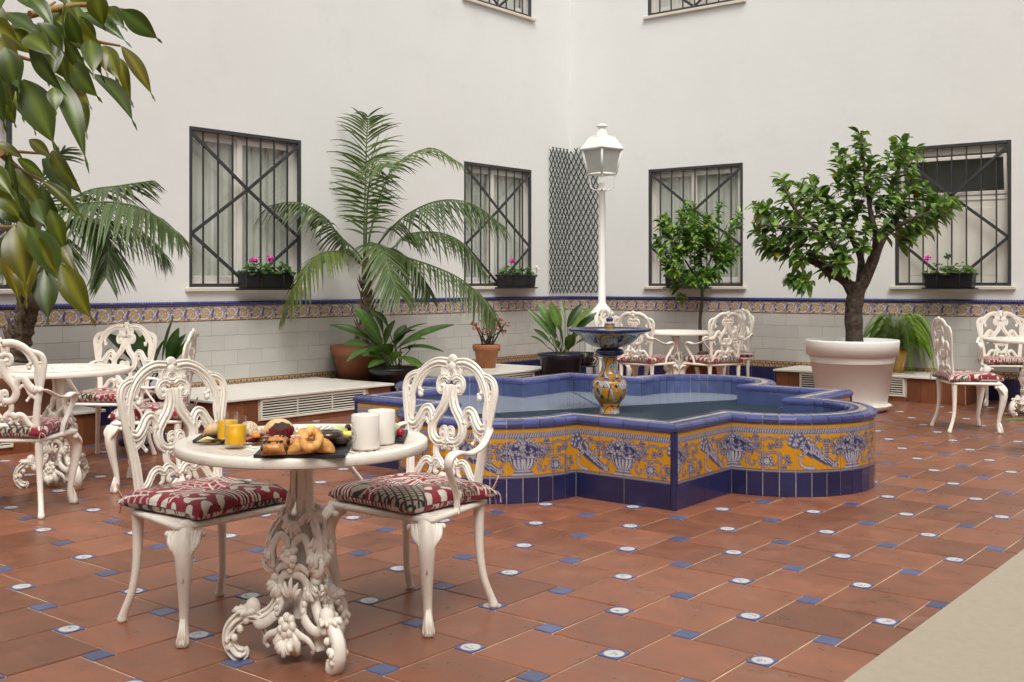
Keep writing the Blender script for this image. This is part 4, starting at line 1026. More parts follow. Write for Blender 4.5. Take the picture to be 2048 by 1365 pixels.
        acan(P3(.20, .145), er + Vector((0, 0, .1)), (0, 0, 1), .075, .013); acan(P3(.275, .09), er * .3 + Vector((0, 0, -1)), er, .06, .012); acan(P3(.12, .41), (0, 0, -1), er, .06); acan(P3(.10, .20), (0, 0, 1), er, .06); acan(P3(.075, .49), (0, 0, -1), er, .05, .008)
        acan(F(.10, .36, -.01), Vector((0, 0, -1)) + ft * .2, fr + ft, .05); acan(F(-.10, .36, -.01), Vector((0, 0, -1)) - ft * .2, fr - ft, .05); acan(F(0, .075, .02), (0, 0, -1), fr, .05, .014)
        # slotted column face and capital
        sp([(.022, .52), (.024, .57), (.022, .62), (.030, .66), (.045, .692)], .010, .010)
    m.lathe([(.026, .46), (.028, .50), (.028, .60), (.034, .65), (.060, .683), (.125, .694), (.14, .700), (.0, .701)], 30)
    m.lathe([(.04, .13), (.036, .2), (.026, .24), (.03, .30), (.03, .46)], 12)
    # braces up to the ring
    for k in range(6):
        a = k * math.pi / 3 + .3; m.box((-.0, -.0, 0), (0, 0, 0)) if False else m.tube([(.10 * math.cos(a), .10 * math.sin(a), .692), (.40 * math.cos(a), .40 * math.sin(a), .694)], .010, 6, )
    return m.mesh('pedestal', M['cast_white'])
TT, TP = build_table_top(), build_pedestal()
def table(x, y, rz, label):
    o = tag(empty('garden_table', (x, y, 0), R(rz)), label, 'table', 'round white cast metal tables'); a = link('table_top', TT, o); b = link('pedestal', TP, o); b.scale = (.87, .87, 1.04); a.scale = (.975, .975, 1); a.location = (0, 0, .028); return o
table(TAX, TAY, 226, 'round white table in front, laid with breakfast')
table(TBX, TBY, 235, 'round white table at the left, bare')
table(TCX, TCY, 200, 'round white table behind the fountain between four chairs')
table(TDX, TDY, 240, 'round white table cut by the right edge')
# ------------------------------------------------------------------ marble topped benches with vents
def bench(name_label, left, s0, s1, dep, h, vents):
    """built against a wall; s along the wall, front at t = -dep"""
    o = tag(empty('tiled_bench', (0, s0, 0) if left else (s0, 0, 0), math.pi / 2 if left else 0), name_label, 'bench', 'low marble topped benches along the walls'); L = s1 - s0
    m = MB(); m.box((.03, -dep + .035, .0), (L - .03, -.01, h - .024)); m.build('core', M['mortar'], o)
    m = MB(); m.bbox((0, -dep, h - .024), (L, -.009, h), .004); m.build('marble_slab', M['marble'], o)
    n = int(round((L - .06) / .15)); w = (L - .06) / n
    zt = h - .026
    for k in range(n):
        a, b = .03 + k * w, .03 + (k + 1) * w; mid = (a + b) / 2; inv = any(v0 < mid < v1 for v0, v1 in vents)
        m = MB()
        if inv: m.bbox((a, -dep + .026, 0), (b - .003, -dep + .04, .048), .002)
        else: m.bbox((a, -dep + .026, 0), (b - .003, -dep + .04, zt), .002)
        m.build('front_tile', M['bench_tile'], o)
    nd = max(2, int(dep / .15))
    for x0, x1 in ((.024, .036), (L - .036, L - .024)):
        for k in range(nd):
            a = -dep + .04 + k * (dep - .05) / nd; m = MB(); m.bbox((x0, a, 0), (x1, a + (dep - .05) / nd - .003, zt), .002); m.build('end_tile', M['bench_tile'], o)
    for v0, v1 in vents:
        g = empty('vent', (v0, -dep + .02, .05)); g.parent = o; W, H = v1 - v0, zt - .055
        frame4(0, W, 0, H, .022, -.008, .012).build('vent_frame', M['vent_paint'], g)
        m = MB(); m.box((.02, .012, .02), (W - .02, .02, H - .02)); m.build('vent_back', M['vent_dark'], g)
        ns = 6
        for k in range(ns):
            z = .024 + (H - .048) * (k + .5) / ns; q = (H - .048) / ns * .15
            m = MB(); m.add([(.021, -.004, z - q), (W - .021, -.004, z - q), (W - .021, .010, z + q), (.021, .010, z + q), (.021, -.002, z - q - .003), (W - .021, -.002, z - q - .003), (W - .021, .012, z + q - .003), (.021, .012, z + q - .003)], [(0, 1, 2, 3), (7, 6, 5, 4), (0, 4, 5, 1)]); m.build('louvre', M['vent_paint'], g)
        for k in (1, 2):
            m = MB(); m.box((W * k / 3 - .004, -.006, .02), (W * k / 3 + .004, .010, H - .02)); m.build('divider', M['vent_paint'], g)
    return o
b1 = ground(207, 818, .27)
bench('low bench at the far left behind the bare round table', True, -9.6, b1.y, max(1.0, b1.x), .27, [(.1, b1.y + 9.6 - .75)])
bench('low marble bench with long white vent behind the breakfast table', True, -6.89, -4.72, 1.2, .27, [(.50, 1.78)])
bench('low marble bench carrying the small terracotta pot', True, -3.85, -1.98, 1.22, .27, [(.25, 1.45)])
bench('low bench on the right wall behind the big white planter', False, 3.44, 5.62, .75, .28, [(.32, 1.52)])
# ledge beside the camera
m = MB(); m.bbox((8.13, -14.6, 0), (9.9, -7.6, .45), .014); tag(m.build('ledge', M['ledge_stone']), 'plain beige stone ledge at the bottom right corner', 'ledge')

# ------------------------------------------------------------------ foliage helpers
class Leaves:
    def __init__(s): s.m = MB(); s.c = []
    def blade(s, base, d, nrm, L, W, droop=0.3, fold=0.25, n=6, col=(.04, .08, .02), shape=0, curl=0.0, rib=1.5, cols5=False):
        base = Vector(base); d = Vector(d).normalized(); nrm = Vector(nrm); nrm = (nrm - d * nrm.dot(d)); nrm = nrm.normalized() if nrm.length > 1e-5 else d.orthogonal().normalized()
        side = d.cross(nrm); P = []; prev = base
        for k in range(n + 1):
            t = k / n; c = base + d * (L * (t - .12 * droop * t * t)) + Vector((0, 0, -1)) * (droop * L * t * t * .75) + nrm * (curl * L * math.sin(math.pi * t))
            if shape == 0: w = W * math.sin(math.pi * min(1, t * .93 + .05)) ** .8      # lance
            elif shape == 1: w = W * max(0, math.sin(math.pi * min(1.0, (t * 1.12 + .02)) ** .9)) if t < .86 else W * .13 * (1 - t) / .14 * 2   # ovate with drip tip
            else: w = W * (1 - t) ** .6 * (min(1, t * 8 + .35))                           # strap
            w = max(w, .0006); loc_n = nrm * (fold * w)
            if cols5: P.append([c + side * w + loc_n, c + side * w * .5 + loc_n * .75, c, c - side * w * .5 + loc_n * .75, c - side * w + loc_n])
            else: P.append([c + side * w + loc_n, c, c - side * w + loc_n])
            cr = [min(1, x * rib) for x in col]
            s.c += [col, col, cr, col, col] if cols5 else [col, cr, col]
        s.m.grid(P, 5 if cols5 else 3, n + 1, smooth=True)
    def build(s, name, parent, mat='leaf'): return s.m.build(name, M[mat], parent, cols=s.c)
def vary(c, r, k=.25):
    f = 1 + r.uniform(-k, k); g = r.uniform(-.12, .12); return (max(0, c[0] * f * (1 + g)), max(0, c[1] * f), max(0, c[2] * f * (1 - g)))

# ------------------------------------------------------------------ palms
def frond(parent, P, r, nl=30, LL=.45, col=(.035, .07, .028), hang=.75, W=.02, start=.28, toward=None, tw=.45):
    """one pinnate frond: rachis through the given points, hanging leaflets on both sides"""
    nl = int(nl * 1.3); W *= 1.22; col = (col[0] * 1.35, col[1] * 1.25, col[2] * .95)
    Q = [Vector(p) for p in spline([tuple(p) for p in P], 10)]; n = len(Q); lv = Leaves()
    lv.m.tube(Q, [.011 * (1 - .8 * i / n) + .002 for i in range(n)], 6); lv.c += [(.11, .15, .05)] * len(lv.m.v)
    for k in range(nl):
        t = start + (1 - start) * (k + .5) / nl; x = t * (n - 1); i = min(n - 2, int(x)); c = Q[i].lerp(Q[i + 1], x - i); T = (Q[i + 1] - Q[i]).normalized()
        up = Vector((0, 0, 1)); N = (up - T * up.dot(T)); N = N.normalized() if N.length > .15 else Vector((SA, -CA, 0)).normalized()
        if toward is not None: N = (Vector(toward) - T * Vector(toward).dot(T)).normalized()
        S = T.cross(N).normalized(); prof = math.sin(math.pi * (.12 + .80 * ((t - start) / (1 - start)) ** .85)) ** .7
        for sg in (1, -1):
            d = S * sg * r.uniform(.75, 1.0) + T * (tw + .5 * (t - start)) + N * r.uniform(-.02, .25) + Vector((0, 0, -hang * r.uniform(.55, 1.0)))
            lv.blade(c, d, N, LL * prof * r.uniform(.85, 1.08), W * r.uniform(.85, 1.15), droop=r.uniform(.25, .5) * (.4 + hang), fold=.5, n=5, col=vary(col, r, .3), shape=2, rib=1.25)
    return lv.build('frond', parent)
def lathe_pot(parent, c, prof, mat, name='pot', seg=40):
    m = MB(); m.lathe(prof, seg, c); return m.build(name, M[mat], parent)
def soil_disc(parent, c, r, z):
    m = MB(); rr = random.Random(int(r * 1000)); P = [[(c[0] + r * q / 4 * math.cos(2 * math.pi * i / 20), c[1] + r * q / 4 * math.sin(2 * math.pi * i / 20), z + (rr.uniform(-.01, .012) if q < 4 else 0)) for i in range(20)] for q in range(5)]
    m.grid(P, 20, 5, True); return m.build('soil', M['soil'], parent)
def rim_pot(r0, r1, h, band, lip=.02, t=.015):
    return [(0.0, .0), (r0, .0), (r0, .01), (r1 - lip, h - band), (r1, h - band), (r1 + .004, h - .006), (r1, h), (r1 - t, h), (r1 - t - .01, h - band), (r0, h * .5)]
rp = random.Random(12)
PD = 11.9
palm = tag(empty('kentia_palm', (.36, -4.37, 0)), 'tall potted palm with arching fronds between the two left windows', 'palm')
def kid(o, par): o.parent = par; o.matrix_parent_inverse = par.matrix_world.inverted(); return o
def world_parent(par):
    """children of par are given in world coordinates: an intermediate shift is avoided by zeroing the inverse"""
    bpy.context.view_layer.update(); return par.matrix_world.inverted()
def settle(par):
    inv = world_parent(par)
    for ch in par.children:
        if not ch.get('_local'): ch.matrix_parent_inverse = inv
lathe_pot(palm, (.36, -4.37, 0), [(0, 0), (.24, 0), (.30, .50), (.335, .51), (.345, .60), (.34, .61), (.315, .61), (.30, .55), (.25, .3)], 'brown_pot'); soil_disc(palm, (.36, -4.37, 0), .305, .57)
tr = MB(); Pt = spline([(.36, -4.37, .55), tuple(at_depth(727, 668, PD)), tuple(at_depth(736, 620, PD)), tuple(at_depth(733, 570, PD)), tuple(at_depth(733, 520, PD))], 8)
tr.tube(Pt, [.085 - .045 * (i / len(Pt)) + .012 * math.sin(i * 2.1) for i in range(len(Pt))], 14)
for k in range(46):
    i = rp.randrange(2, len(Pt) - 6); a = rp.random() * 6.28; c = Vector(Pt[i]); e = Vector((math.cos(a), math.sin(a), 0)); w = .02 + .012 * rp.random()
    tr.tube([c + e * .055, c + e * .075 + Vector((0, 0, .05)), c + e * (.085 + .03 * rp.random()) + Vector((0, 0, .11 + .05 * rp.random()))], [w, w * .8, .004], 5, flat=.4, ref=tuple(e))
tr.build('trunk', M['palm_bark'], palm)
dk, lt = (.042, .068, .026), (.070, .115, .030)
FR_ = [([(725, 520), (709, 500), (676, 469), (642, 429), (575, 405), (440, 446)], [0, -.1, -.2, -.3, -.35, -.4], dk, .9, 34, .42),
       ([(731, 520), (728, 483), (730, 389), (733, 290), (736, 232)], [0, .02, .1, .12, .12], (.055, .085, .03), .80, 22, .60),
       ([(730, 520), (732, 480), (735, 400), (745, 330), (752, 318), (770, 335)], [0, -.05, -.15, -.4, -.6, -.9], (.055, .095, .03), .34, 26, .50),
       ([(735, 520), (740, 470), (764, 382), (794, 328), (861, 297), (919, 326)], [0, .1, .2, .2, .1, 0], (.075, .115, .032), .45, 34, .40),
       ([(738, 525), (764, 479), (811, 432), (878, 402), (946, 409), (1010, 455)], [0, -.1, -.3, -.5, -.6, -.7], (.045, .075, .036), .95, 36, .42),
       ([(738, 530), (790, 493), (817, 469), (878, 466), (929, 490), (972, 552)], [0, .1, .2, .1, 0, -.1], dk, .85, 34, .36),
       ([(738, 535), (760, 505), (828, 520), (912, 553), (966, 598), (992, 640)], [0, -.2, -.4, -.6, -.8, -.9], dk, .9, 36, .38),
       ([(728, 530), (730, 500), (745, 486), (768, 510), (784, 557), (800, 592)], [0, -.15, -.35, -.6, -.75, -.85], (.055, .09, .035), .55, 34, .46),
       ([(722, 530), (705, 512), (669, 503), (629, 516), (592, 574), (565, 631)], [0, -.2, -.4, -.6, -.75, -.8], (.075, .105, .032), .8, 36, .42),
       ([(736, 530), (770, 500), (800, 505), (835, 545), (860, 590)], [0, -.1, -.2, -.3, -.4], dk, .8, 30, .36),
       ([(726, 530), (700, 500), (690, 505), (672, 540)], [0, .2, .3, .4], dk, .8, 24, .30)]
for P, dd, c, hg, nl, LL in FR_:
    frond(palm, [at_depth(x, y, PD + e) for (x, y), e in zip(P, dd)], rp, nl, LL, c, hg, W=.0125, toward=(SA * .9, -CA * .9, .45) if hg < .35 else None, tw=1.15 if nl == 22 else .45)
mm = MB(); mm.tube([at_depth(738, 330, PD - .1), at_depth(752, 290, PD - .1), at_depth(771, 224, PD - .1)], [.006, .004, .0015], 6); mm.build('spear', M['green_stem'], palm)
settle(palm)
PD2 = 8.55
p2c = at_depth(38, 700, PD2)
palm2 = tag(empty('kentia_palm', (p2c.x, p2c.y, 0)), 'palm at the left with bent fibrous trunk behind ficus leaves', 'palm')
lathe_pot(palm2, (p2c.x, p2c.y, 0), [(0, 0), (.25, 0), (.32, .50), (.355, .51), (.365, .60), (.36, .61), (.335, .61), (.32, .55), (.25, .3)], 'brown_pot'); soil_disc(palm2, (p2c.x, p2c.y, 0), .325, .57)
tr = MB(); Pt = spline([tuple(at_depth(30, 720, PD2)), tuple(at_depth(38, 690, PD2)), tuple(at_depth(48, 650, PD2)), tuple(at_depth(62, 600, PD2)), tuple(at_depth(70, 560, PD2)), tuple(at_depth(74, 500, PD2))], 7)
tr.tube(Pt, [.10 - .052 * (i / len(Pt)) + .012 * math.sin(i * 1.7) for i in range(len(Pt))], 14)
for k in range(60):
    i = rp.randrange(0, len(Pt) - 8); a = rp.random() * 6.28; c = Vector(Pt[i]); e = Vector((math.cos(a), math.sin(a), 0)); w = .03 + .02 * rp.random()
    tr.tube([c + e * .06, c + e * .085 + Vector((0, 0, .06)), c + e * (.09 + .05 * rp.random()) + Vector((0, 0, .14 + .05 * rp.random()))], [w, w * .8, .004], 5, flat=.4, ref=tuple(e))
tr.build('trunk', M['palm_bark'], palm2)
for P, dd, c, hg, nl, LL in [([(72, 520), (110, 430), (170, 385), (240, 372), (305, 362)], [0, 0, -.1, -.2, -.2], dk, .55, 32, .36),
     ([(74, 520), (120, 430), (200, 405), (290, 420), (365, 475)], [0, -.2, -.4, -.6, -.7], (.05, .08, .038), .8, 38, .42),
     ([(74, 520), (120, 455), (170, 440), (215, 490), (212, 555)], [0, -.1, -.3, -.4, -.5], dk, .7, 30, .36),
     ([(74, 520), (125, 450), (210, 440), (290, 470), (330, 510)], [0, .2, .3, .3, .3], dk, .75, 32, .38),
     ([(72, 520), (40, 420), (-30, 390), (-120, 420)], [0, -.1, -.2, -.3], dk, .8, 30, .4),
     ([(72, 520), (70, 430), (90, 340), (130, 300)], [0, .2, .3, .3], dk, .3, 30, .4),
     ([(74, 520), (60, 470), (30, 460), (0, 520)], [0, -.3, -.5, -.6], dk, .8, 28, .36),
     ([(74, 520), (100, 470), (120, 480), (118, 540)], [0, -.2, -.5, -.6], dk, .7, 26, .3)]:
    frond(palm2, [at_depth(x, y, PD2 + e) for (x, y), e in zip(P, dd)], rp, nl, LL, c, hg, W=.012)
settle(palm2)

# ------------------------------------------------------------------ ficus branch close to the camera
FD = 2.85
fic_base = at_depth(-330, 900, 3.0); ficus = tag(empty('ficus_tree', (fic_base.x, fic_base.y, 0)), 'ficus tree reaching in at the upper left with large drooping glossy leaves', 'tree')
rf = random.Random(31)
m = MB(); tp = [(fic_base.x, fic_base.y, 0), (fic_base.x + .03, fic_base.y, .8), tuple(at_depth(-300, 500, 3.0)), tuple(at_depth(-260, 250, 2.95)), tuple(at_depth(-200, -100, 2.9))]
Q = spline(tp, 8); m.tube(Q, [.05 - .03 * i / len(Q) for i in range(len(Q))], 10); m.build('trunk', M['bark'], ficus)
BR = [[(-260, 250), (-120, 150), (0, 110), (60, 120), (150, 140)], [(-220, 0), (-60, 20), (60, 30), (110, 5)], [(-280, 400), (-120, 330), (0, 305), (95, 308)], [(-290, 480), (-120, 440), (0, 455), (40, 450)], [(0, 110), (90, 50), (180, 80), (240, 92)], [(0, 305), (40, 340), (85, 362)], [(60, 30), (160, 10), (250, 20)]]
for B_ in BR:
    m = MB(); Q = [at_depth(x, y, FD + .02 * k) for k, (x, y) in enumerate(spline(B_, 6))]; m.tube(Q, [.011 - .008 * i / len(Q) for i in range(len(Q))], 7); m.build('branch', M['twig'], ficus)
LF = [(243, 21, 319, 82, 24), (213, 17, 252, 60, 20), (124, 2, 220, 42, 26), (164, 28, 258, 92, 26), (243, 93, 303, 192, 24), (100, 14, 173, 102, 30), (89, 40, 178, 142, 30), (12, 28, 80, 72, 22), (-30, 47, 42, 88, 26),
      (50, 75, 110, 118, 26), (75, 47, 126, 108, 24), (0, 112, 22, 215, 42), (45, 160, 107, 290, 36), (110, 150, 170, 325, 27), (145, 132, 200, 200, 30), (183, 148, 266, 252, 27), (180, 90, 213, 150, 26), (206, 92, 240, 165, 20),
      (240, 118, 264, 205, 20), (60, 210, 70, 265, 16), (108, 175, 112, 225, 18), (160, 192, 173, 270, 20), (150, 165, 182, 216, 16), (160, 33, 192, 98, 20), (58, 280, 106, 320, 14), (103, 303, 171, 396, 26), (85, 318, 142, 400, 36),
      (-20, 288, 52, 322, 20), (10, 333, 88, 430, 32), (35, 318, 95, 362, 18), (85, 363, 166, 442, 22), (83, 370, 139, 497, 32), (-15, 405, 60, 455, 24), (30, 452, 52, 572, 34), (58, 455, 118, 565, 36), (94, 480, 152, 550, 26),
      (122, 530, 184, 640, 26), (62, 515, 55, 606, 34), (88, 540, 96, 640, 30), (12, 490, 38, 600, 20), (-25, 330, 25, 395, 28), (72, 400, 92, 455, 24), (0, 20, 40, -30, 26), (30, -10, 95, 35, 30), (70, 70, 100, 160, 30), (130, 75, 160, 150, 26),
      (20, 60, 60, 110, 26), (-25, 130, 8, 250, 26), (190, 20, 245, 55, 20), (90, -15, 150, 25, 26), (20, 150, 45, 235, 24), (130, 60, 215, 105, 24), (-10, 370, 40, 440, 28), (100, 420, 128, 500, 22), (60, 90, 130, 190, 26), (10, 200, 30, 250, 20), (-20, 550, 20, 450, 24)]
for k in range(26):
    xa, ya = rf.uniform(-40, 190), rf.choice((rf.uniform(-20, 130), rf.uniform(-20, 110), rf.uniform(300, 480)));
    if ya > 200: xa = rf.uniform(-40, 70)
    LF.append((xa, ya, xa + rf.uniform(0, 55), ya + rf.uniform(60, 110), rf.uniform(20, 30)))
for k, (xa, ya, xb, yb, wd) in enumerate(LF):
    d0 = FD + rf.uniform(-.22, .22); a = at_depth(xa, ya, d0); b = at_depth(xb, yb, d0 + rf.uniform(-.06, .03)); L = (b - a).length
    lv = Leaves(); facing = Vector((SA, -CA, 0)) * rf.uniform(.35, 1.0) + Vector((CA, SA, 0)) * rf.uniform(-.7, .7) + Vector((0, 0, rf.uniform(.1, .8)))
    col = rf.choice([(.070, .094, .010), (.052, .078, .011), (.092, .108, .010), (.044, .068, .012), (.115, .105, .010)])
    d = (b - a); d.z += .14 * L
    lv.blade(a, d, facing, L * 1.02, wd * FD / FPX * rf.uniform(.66, .95), droop=.20, fold=rf.uniform(.1, .45), n=14, col=vary(col, rf, .2), shape=1, curl=rf.uniform(.0, .10), rib=2.2, cols5=True)
    lv.build('leaf', ficus, 'leaf_gloss')
settle(ficus)

# ------------------------------------------------------------------ citrus trees
def citrus(root, D, limbs, clusters, seed, LL, per, colA, depth_spread, name_trunk='trunk'):
    r = random.Random(seed); m = MB()
    for P, w0, w1 in limbs:
        Q = spline([tuple(at_depth(x, y, D + e)) for x, y, e in P], 8); n = len(Q); m.tube(Q, [(w0 + (w1 - w0) * i / n) * (1 + .04 * math.sin(i * .7 + P[0][0])) for i in range(n)], 12)
    m.build(name_trunk, M['bark'], root)
    lv = Leaves(); tw = MB(); cx = sum(c[0] for c in clusters) / len(clusters); cyy = max(c[1] for c in clusters)
    for (x, y, rad) in clusters:
        for rep in range(2):
            e = r.uniform(-depth_spread, depth_spread) * (1 - .4 * abs(x - cx) / 200)
            tip = at_depth(x + r.uniform(-.35, .35) * rad, y + r.uniform(-.35, .35) * rad, D + e); inner = at_depth(x + (cx - x) * .16 + r.uniform(-6, 6), y + (cyy + 20 - y) * .16 + rad * .3, D + e * .7)
            Q = [inner.lerp(tip, q / 4) + Vector((r.uniform(-.01, .01), r.uniform(-.01, .01), r.uniform(-.01, .01))) for q in range(5)]
            tw.tube(Q, [.004, .0035, .003, .0025, .0015], 5); ax = (tip - inner).normalized()
            for q in range(per):
                t = (q + r.random()) / per; c = inner.lerp(tip, .15 + .95 * t); a = r.random() * 6.28; o1 = ax.orthogonal().normalized(); o2 = ax.cross(o1)
                d = (o1 * math.cos(a) + o2 * math.sin(a)) * r.uniform(.7, 1.1) + ax * (.35 + .6 * t) + Vector((0, 0, r.uniform(-.45, .15)))
                cc = vary(r.choice(colA), r, .3)
                if r.random() < .018: cc = (.30, .24, .02)
                lv.blade(c, d, Vector((r.uniform(-.5, .5), r.uniform(-.5, .5), 1)), LL * r.uniform(.65, 1.15), LL * r.uniform(.19, .25), droop=r.uniform(.15, .7), fold=r.uniform(.2, .5), n=4, col=cc, shape=0, rib=1.4)
    tag(tw.build('twigs', M['bark'], root), kind='stuff'); tag(lv.build('crown', root), kind='stuff')
OD = 11.05
oc = at_depth(1704, 800, OD)
planter = tag(empty('planter', (oc.x, oc.y, 0)), 'large white plastic planter on a saucer holding the orange tree', 'planter')
lathe_pot(planter, (0, 0, 0), [(0, .045), (.325, .045), (.335, .06), (.415, .555), (.445, .56), (.458, .70), (.455, .712), (.435, .712), (.425, .56), (.35, .3)], 'white_pot', 'pot', 64)
lathe_pot(planter, (0, 0, 0), [(0, 0), (.30, 0), (.355, .03), (.375, .06), (.378, .068), (.36, .066), (.33, .043), (0, .043)], 'white_pot', 'saucer', 56); soil_disc(planter, (0, 0, 0), .425, .62)
otree = tag(empty('orange_tree', (oc.x, oc.y, 0)), 'orange tree with forked dark trunk growing in the white planter', 'tree')
limbs = [([(1709, 700, 0), (1708, 660, 0), (1707, 620, 0), (1712, 590, 0), (1716, 565, 0)], 0.0875, 0.0863), ([(1712, 600, 0), (1700, 575, .02), (1684, 557, .05), (1662, 548, .1), (1640, 530, .1), (1615, 520, .15)], 0.0665, 0.0300),
         ([(1714, 585, 0), (1736, 545, -.05), (1752, 505, -.05), (1768, 470, 0), (1790, 440, .05), (1815, 405, .1)], 0.0700, 0.0225), ([(1720, 560, 0), (1722, 520, .1), (1706, 480, .2), (1690, 450, .25), (1680, 420, .25)], 0.0420, 0.0150),
         ([(1750, 505, -.05), (1752, 470, -.15), (1742, 430, -.2), (1735, 380, -.2), (1724, 300, -.1), (1722, 262, -.1)], 0.0385, 0.0060), ([(1640, 532, .1), (1610, 518, .1), (1590, 505, .1)], 0.0245, 0.0225), ([(1690, 560, 0), (1670, 500, -.2), (1640, 460, -.3), (1600, 430, -.35), (1565, 370, -.3)], 0.0315, 0.0075),
         ([(1768, 470, 0), (1820, 440, -.2), (1870, 420, -.25)], 0.0280, 0.0075), ([(1640, 460, -.3), (1580, 455, -.4), (1520, 450, -.4)], 0.0140, 0.0045), ([(1600, 430, .2), (1650, 470, .2), (1690, 520, .1)], 0.0084, 0.0225)]
cl = [(1510, 412, 16), (1512, 462, 18), (1530, 440, 18), (1545, 478, 20), (1560, 362, 16), (1578, 395, 16), (1535, 415, 16), (1570, 425, 20), (1600, 370, 16), (1590, 440, 22), (1610, 405, 20), (1625, 365, 15), (1640, 385, 20), (1630, 430, 22), (1600, 475, 22), (1570, 465, 20),
      (1660, 395, 20), (1672, 350, 18), (1680, 300, 16), (1690, 325, 18), (1722, 268, 13), (1722, 290, 15), (1715, 330, 18), (1745, 322, 16), (1700, 370, 22), (1735, 360, 22), (1765, 345, 18), (1790, 290, 16), (1810, 282, 14), (1830, 300, 16), (1800, 325, 20), (1830, 345, 20), (1785, 370, 22), (1815, 385, 22), (1850, 375, 20), (1865, 400, 20),
      (1890, 395, 16), (1905, 405, 15), (1885, 425, 18), (1840, 420, 22), (1800, 420, 22), (1760, 405, 22), (1720, 405, 22), (1690, 425, 22), (1655, 450, 22), (1640, 480, 20), (1625, 505, 18), (1700, 460, 20), (1740, 450, 20), (1775, 455, 18), (1830, 455, 16), (1815, 470, 14), (1860, 450, 14),
      (1690, 500, 20), (1660, 520, 18), (1685, 525, 16), (1590, 515, 18), (1585, 555, 14), (1605, 560, 12), (1650, 535, 16), (1670, 470, 20), (1730, 485, 16), (1560, 500, 14), (1530, 490, 14), (1610, 455, 22), (1665, 420, 22), (1750, 380, 22), (1710, 385, 22), (1780, 395, 22)]
citrus(otree, OD, limbs, cl, 5, .150, 14, [(.095, .17, .036), (.13, .215, .046), (.07, .135, .032), (.165, .25, .06)], .42); settle(otree)
SD = 12.9
sc_ = at_depth(1402, 800, SD); stree = tag(empty('citrus_tree', (sc_.x, sc_.y, 0)), 'small round citrus tree on a thin stem in front of the right-wall window', 'tree')
lathe_pot(stree, (sc_.x, sc_.y, 0), rim_pot(.16, .23, .38, .07), 'terracotta_pot'); soil_disc(stree, (sc_.x, sc_.y, 0), .20, .33)
rs = random.Random(9); cl = []
for k in range(62):
    a = rs.random() * 6.28; q = rs.random() ** .5; cl.append((1396 + 82 * q * math.cos(a), 482 + 72 * q * math.sin(a), 16))
cl = [c for c in cl if not (c[1] > 525 and abs(c[0] - 1385) > 55)] + [(1350, 570, 16), (1345, 540, 18), (1360, 590, 12), (1375, 560, 16), (1318, 445, 12), (1480, 430, 12), (1440, 412, 12), (1385, 410, 14), (1420, 545, 14), (1465, 445, 14), (1330, 500, 14), (1405, 560, 14), (1440, 520, 14)]
citrus(stree, SD, [([(1402, 750, 0), (1401, 680, 0), (1400, 640, 0), (1404, 600, 0), (1403, 560, 0), (1400, 500, 0)], .024, .014), ([(1403, 570, 0), (1370, 520, .05), (1350, 470, 0)], .014, .005), ([(1403, 560, 0), (1430, 500, -.05), (1455, 450, 0)], .014, .005)], cl, 8, .105, 15, [(.065, .145, .022), (.11, .21, .03), (.045, .10, .022), (.15, .25, .036)], .38); settle(stree)

# ------------------------------------------------------------------ broad leaved potted plants
def aspidistra(label, px, base_py, D, pot, leaves, seed, cat='potted plant', mat='leaf', colset=None, pz=0.0):
    r = random.Random(seed); c = at_depth(px, base_py, D); o = tag(empty('potted_plant', (c.x, c.y, pz)), label, cat, 'broad leaved plants in dark pots')
    prof, pm, sz, sr = pot; q = lathe_pot(o, (c.x, c.y, pz), prof, pm); soil_disc(o, (c.x, c.y, pz), sr, pz + sz)
    for (xa, ya, xb, yb, wd, dd) in leaves:
        root = Vector((c.x + r.uniform(-.08, .08), c.y + r.uniform(-.08, .08), pz + sz)); a = at_depth(xa, ya, D + dd * .4); b = at_depth(xb, yb, D + dd); L = (b - a).length
        lv = Leaves(); cc = vary(r.choice(colset or [(.040, .085, .018), (.055, .11, .02), (.03, .065, .016), (.09, .15, .03)]), r, .2)
        pts = spline([tuple(root), tuple(root.lerp(a, .5) + Vector((0, 0, .02))), tuple(a)], 5); lv.m.tube(pts, .005, 6); lv.c += [(.08, .11, .035)] * len(lv.m.v)
        d = b - a; d.z += .12 * L
        nr = Vector((SA, -CA, 0)) * r.uniform(.2, .8) + Vector((0, 0, 1)) + Vector((CA, SA, 0)) * r.uniform(-.5, .5)
        lv.blade(a, d, nr, L * 1.12, wd * D / FPX * .82, droop=.15, fold=r.uniform(.2, .5), n=10, col=cc, shape=0, curl=r.uniform(.0, .06), rib=1.5, cols5=True); lv.build('leaf', o, mat)
    settle(o); return o
blackpot = ([(0, 0), (.19, 0), (.25, .33), (.27, .335), (.285, .39), (.28, .40), (.26, .40), (.24, .3)], 'black_pot', .36, .25)
aspidistra('leafy plant in a black pot in front of the tall palm', 790, 780, 11.45, blackpot,
  [(760, 680, 708, 614, 16, -.1), (770, 690, 790, 640, 14, .1), (740, 680, 662, 652, 15, .0), (735, 690, 690, 690, 14, -.2), (755, 690, 710, 660, 16, .1), (765, 665, 738, 618, 17, 0), (780, 690, 852, 648, 13, .1), (800, 690, 903, 652, 13, 0), (790, 700, 848, 680, 14, -.3),
   (800, 700, 880, 705, 11, -.1), (780, 710, 770, 690, 16, -.4), (760, 720, 745, 700, 15, -.35), (800, 715, 845, 740, 14, -.4), (790, 690, 812, 650, 14, .2), (770, 700, 730, 712, 15, -.3), (745, 700, 700, 722, 13, -.3), (760, 700, 752, 668, 16, .1), (820, 700, 830, 690, 10, -.2), (785, 722, 800, 705, 14, -.45), (770, 722, 740, 735, 12, -.4), (795, 680, 830, 662, 14, .1), (775, 655, 742, 622, 15, -.05)], 41)
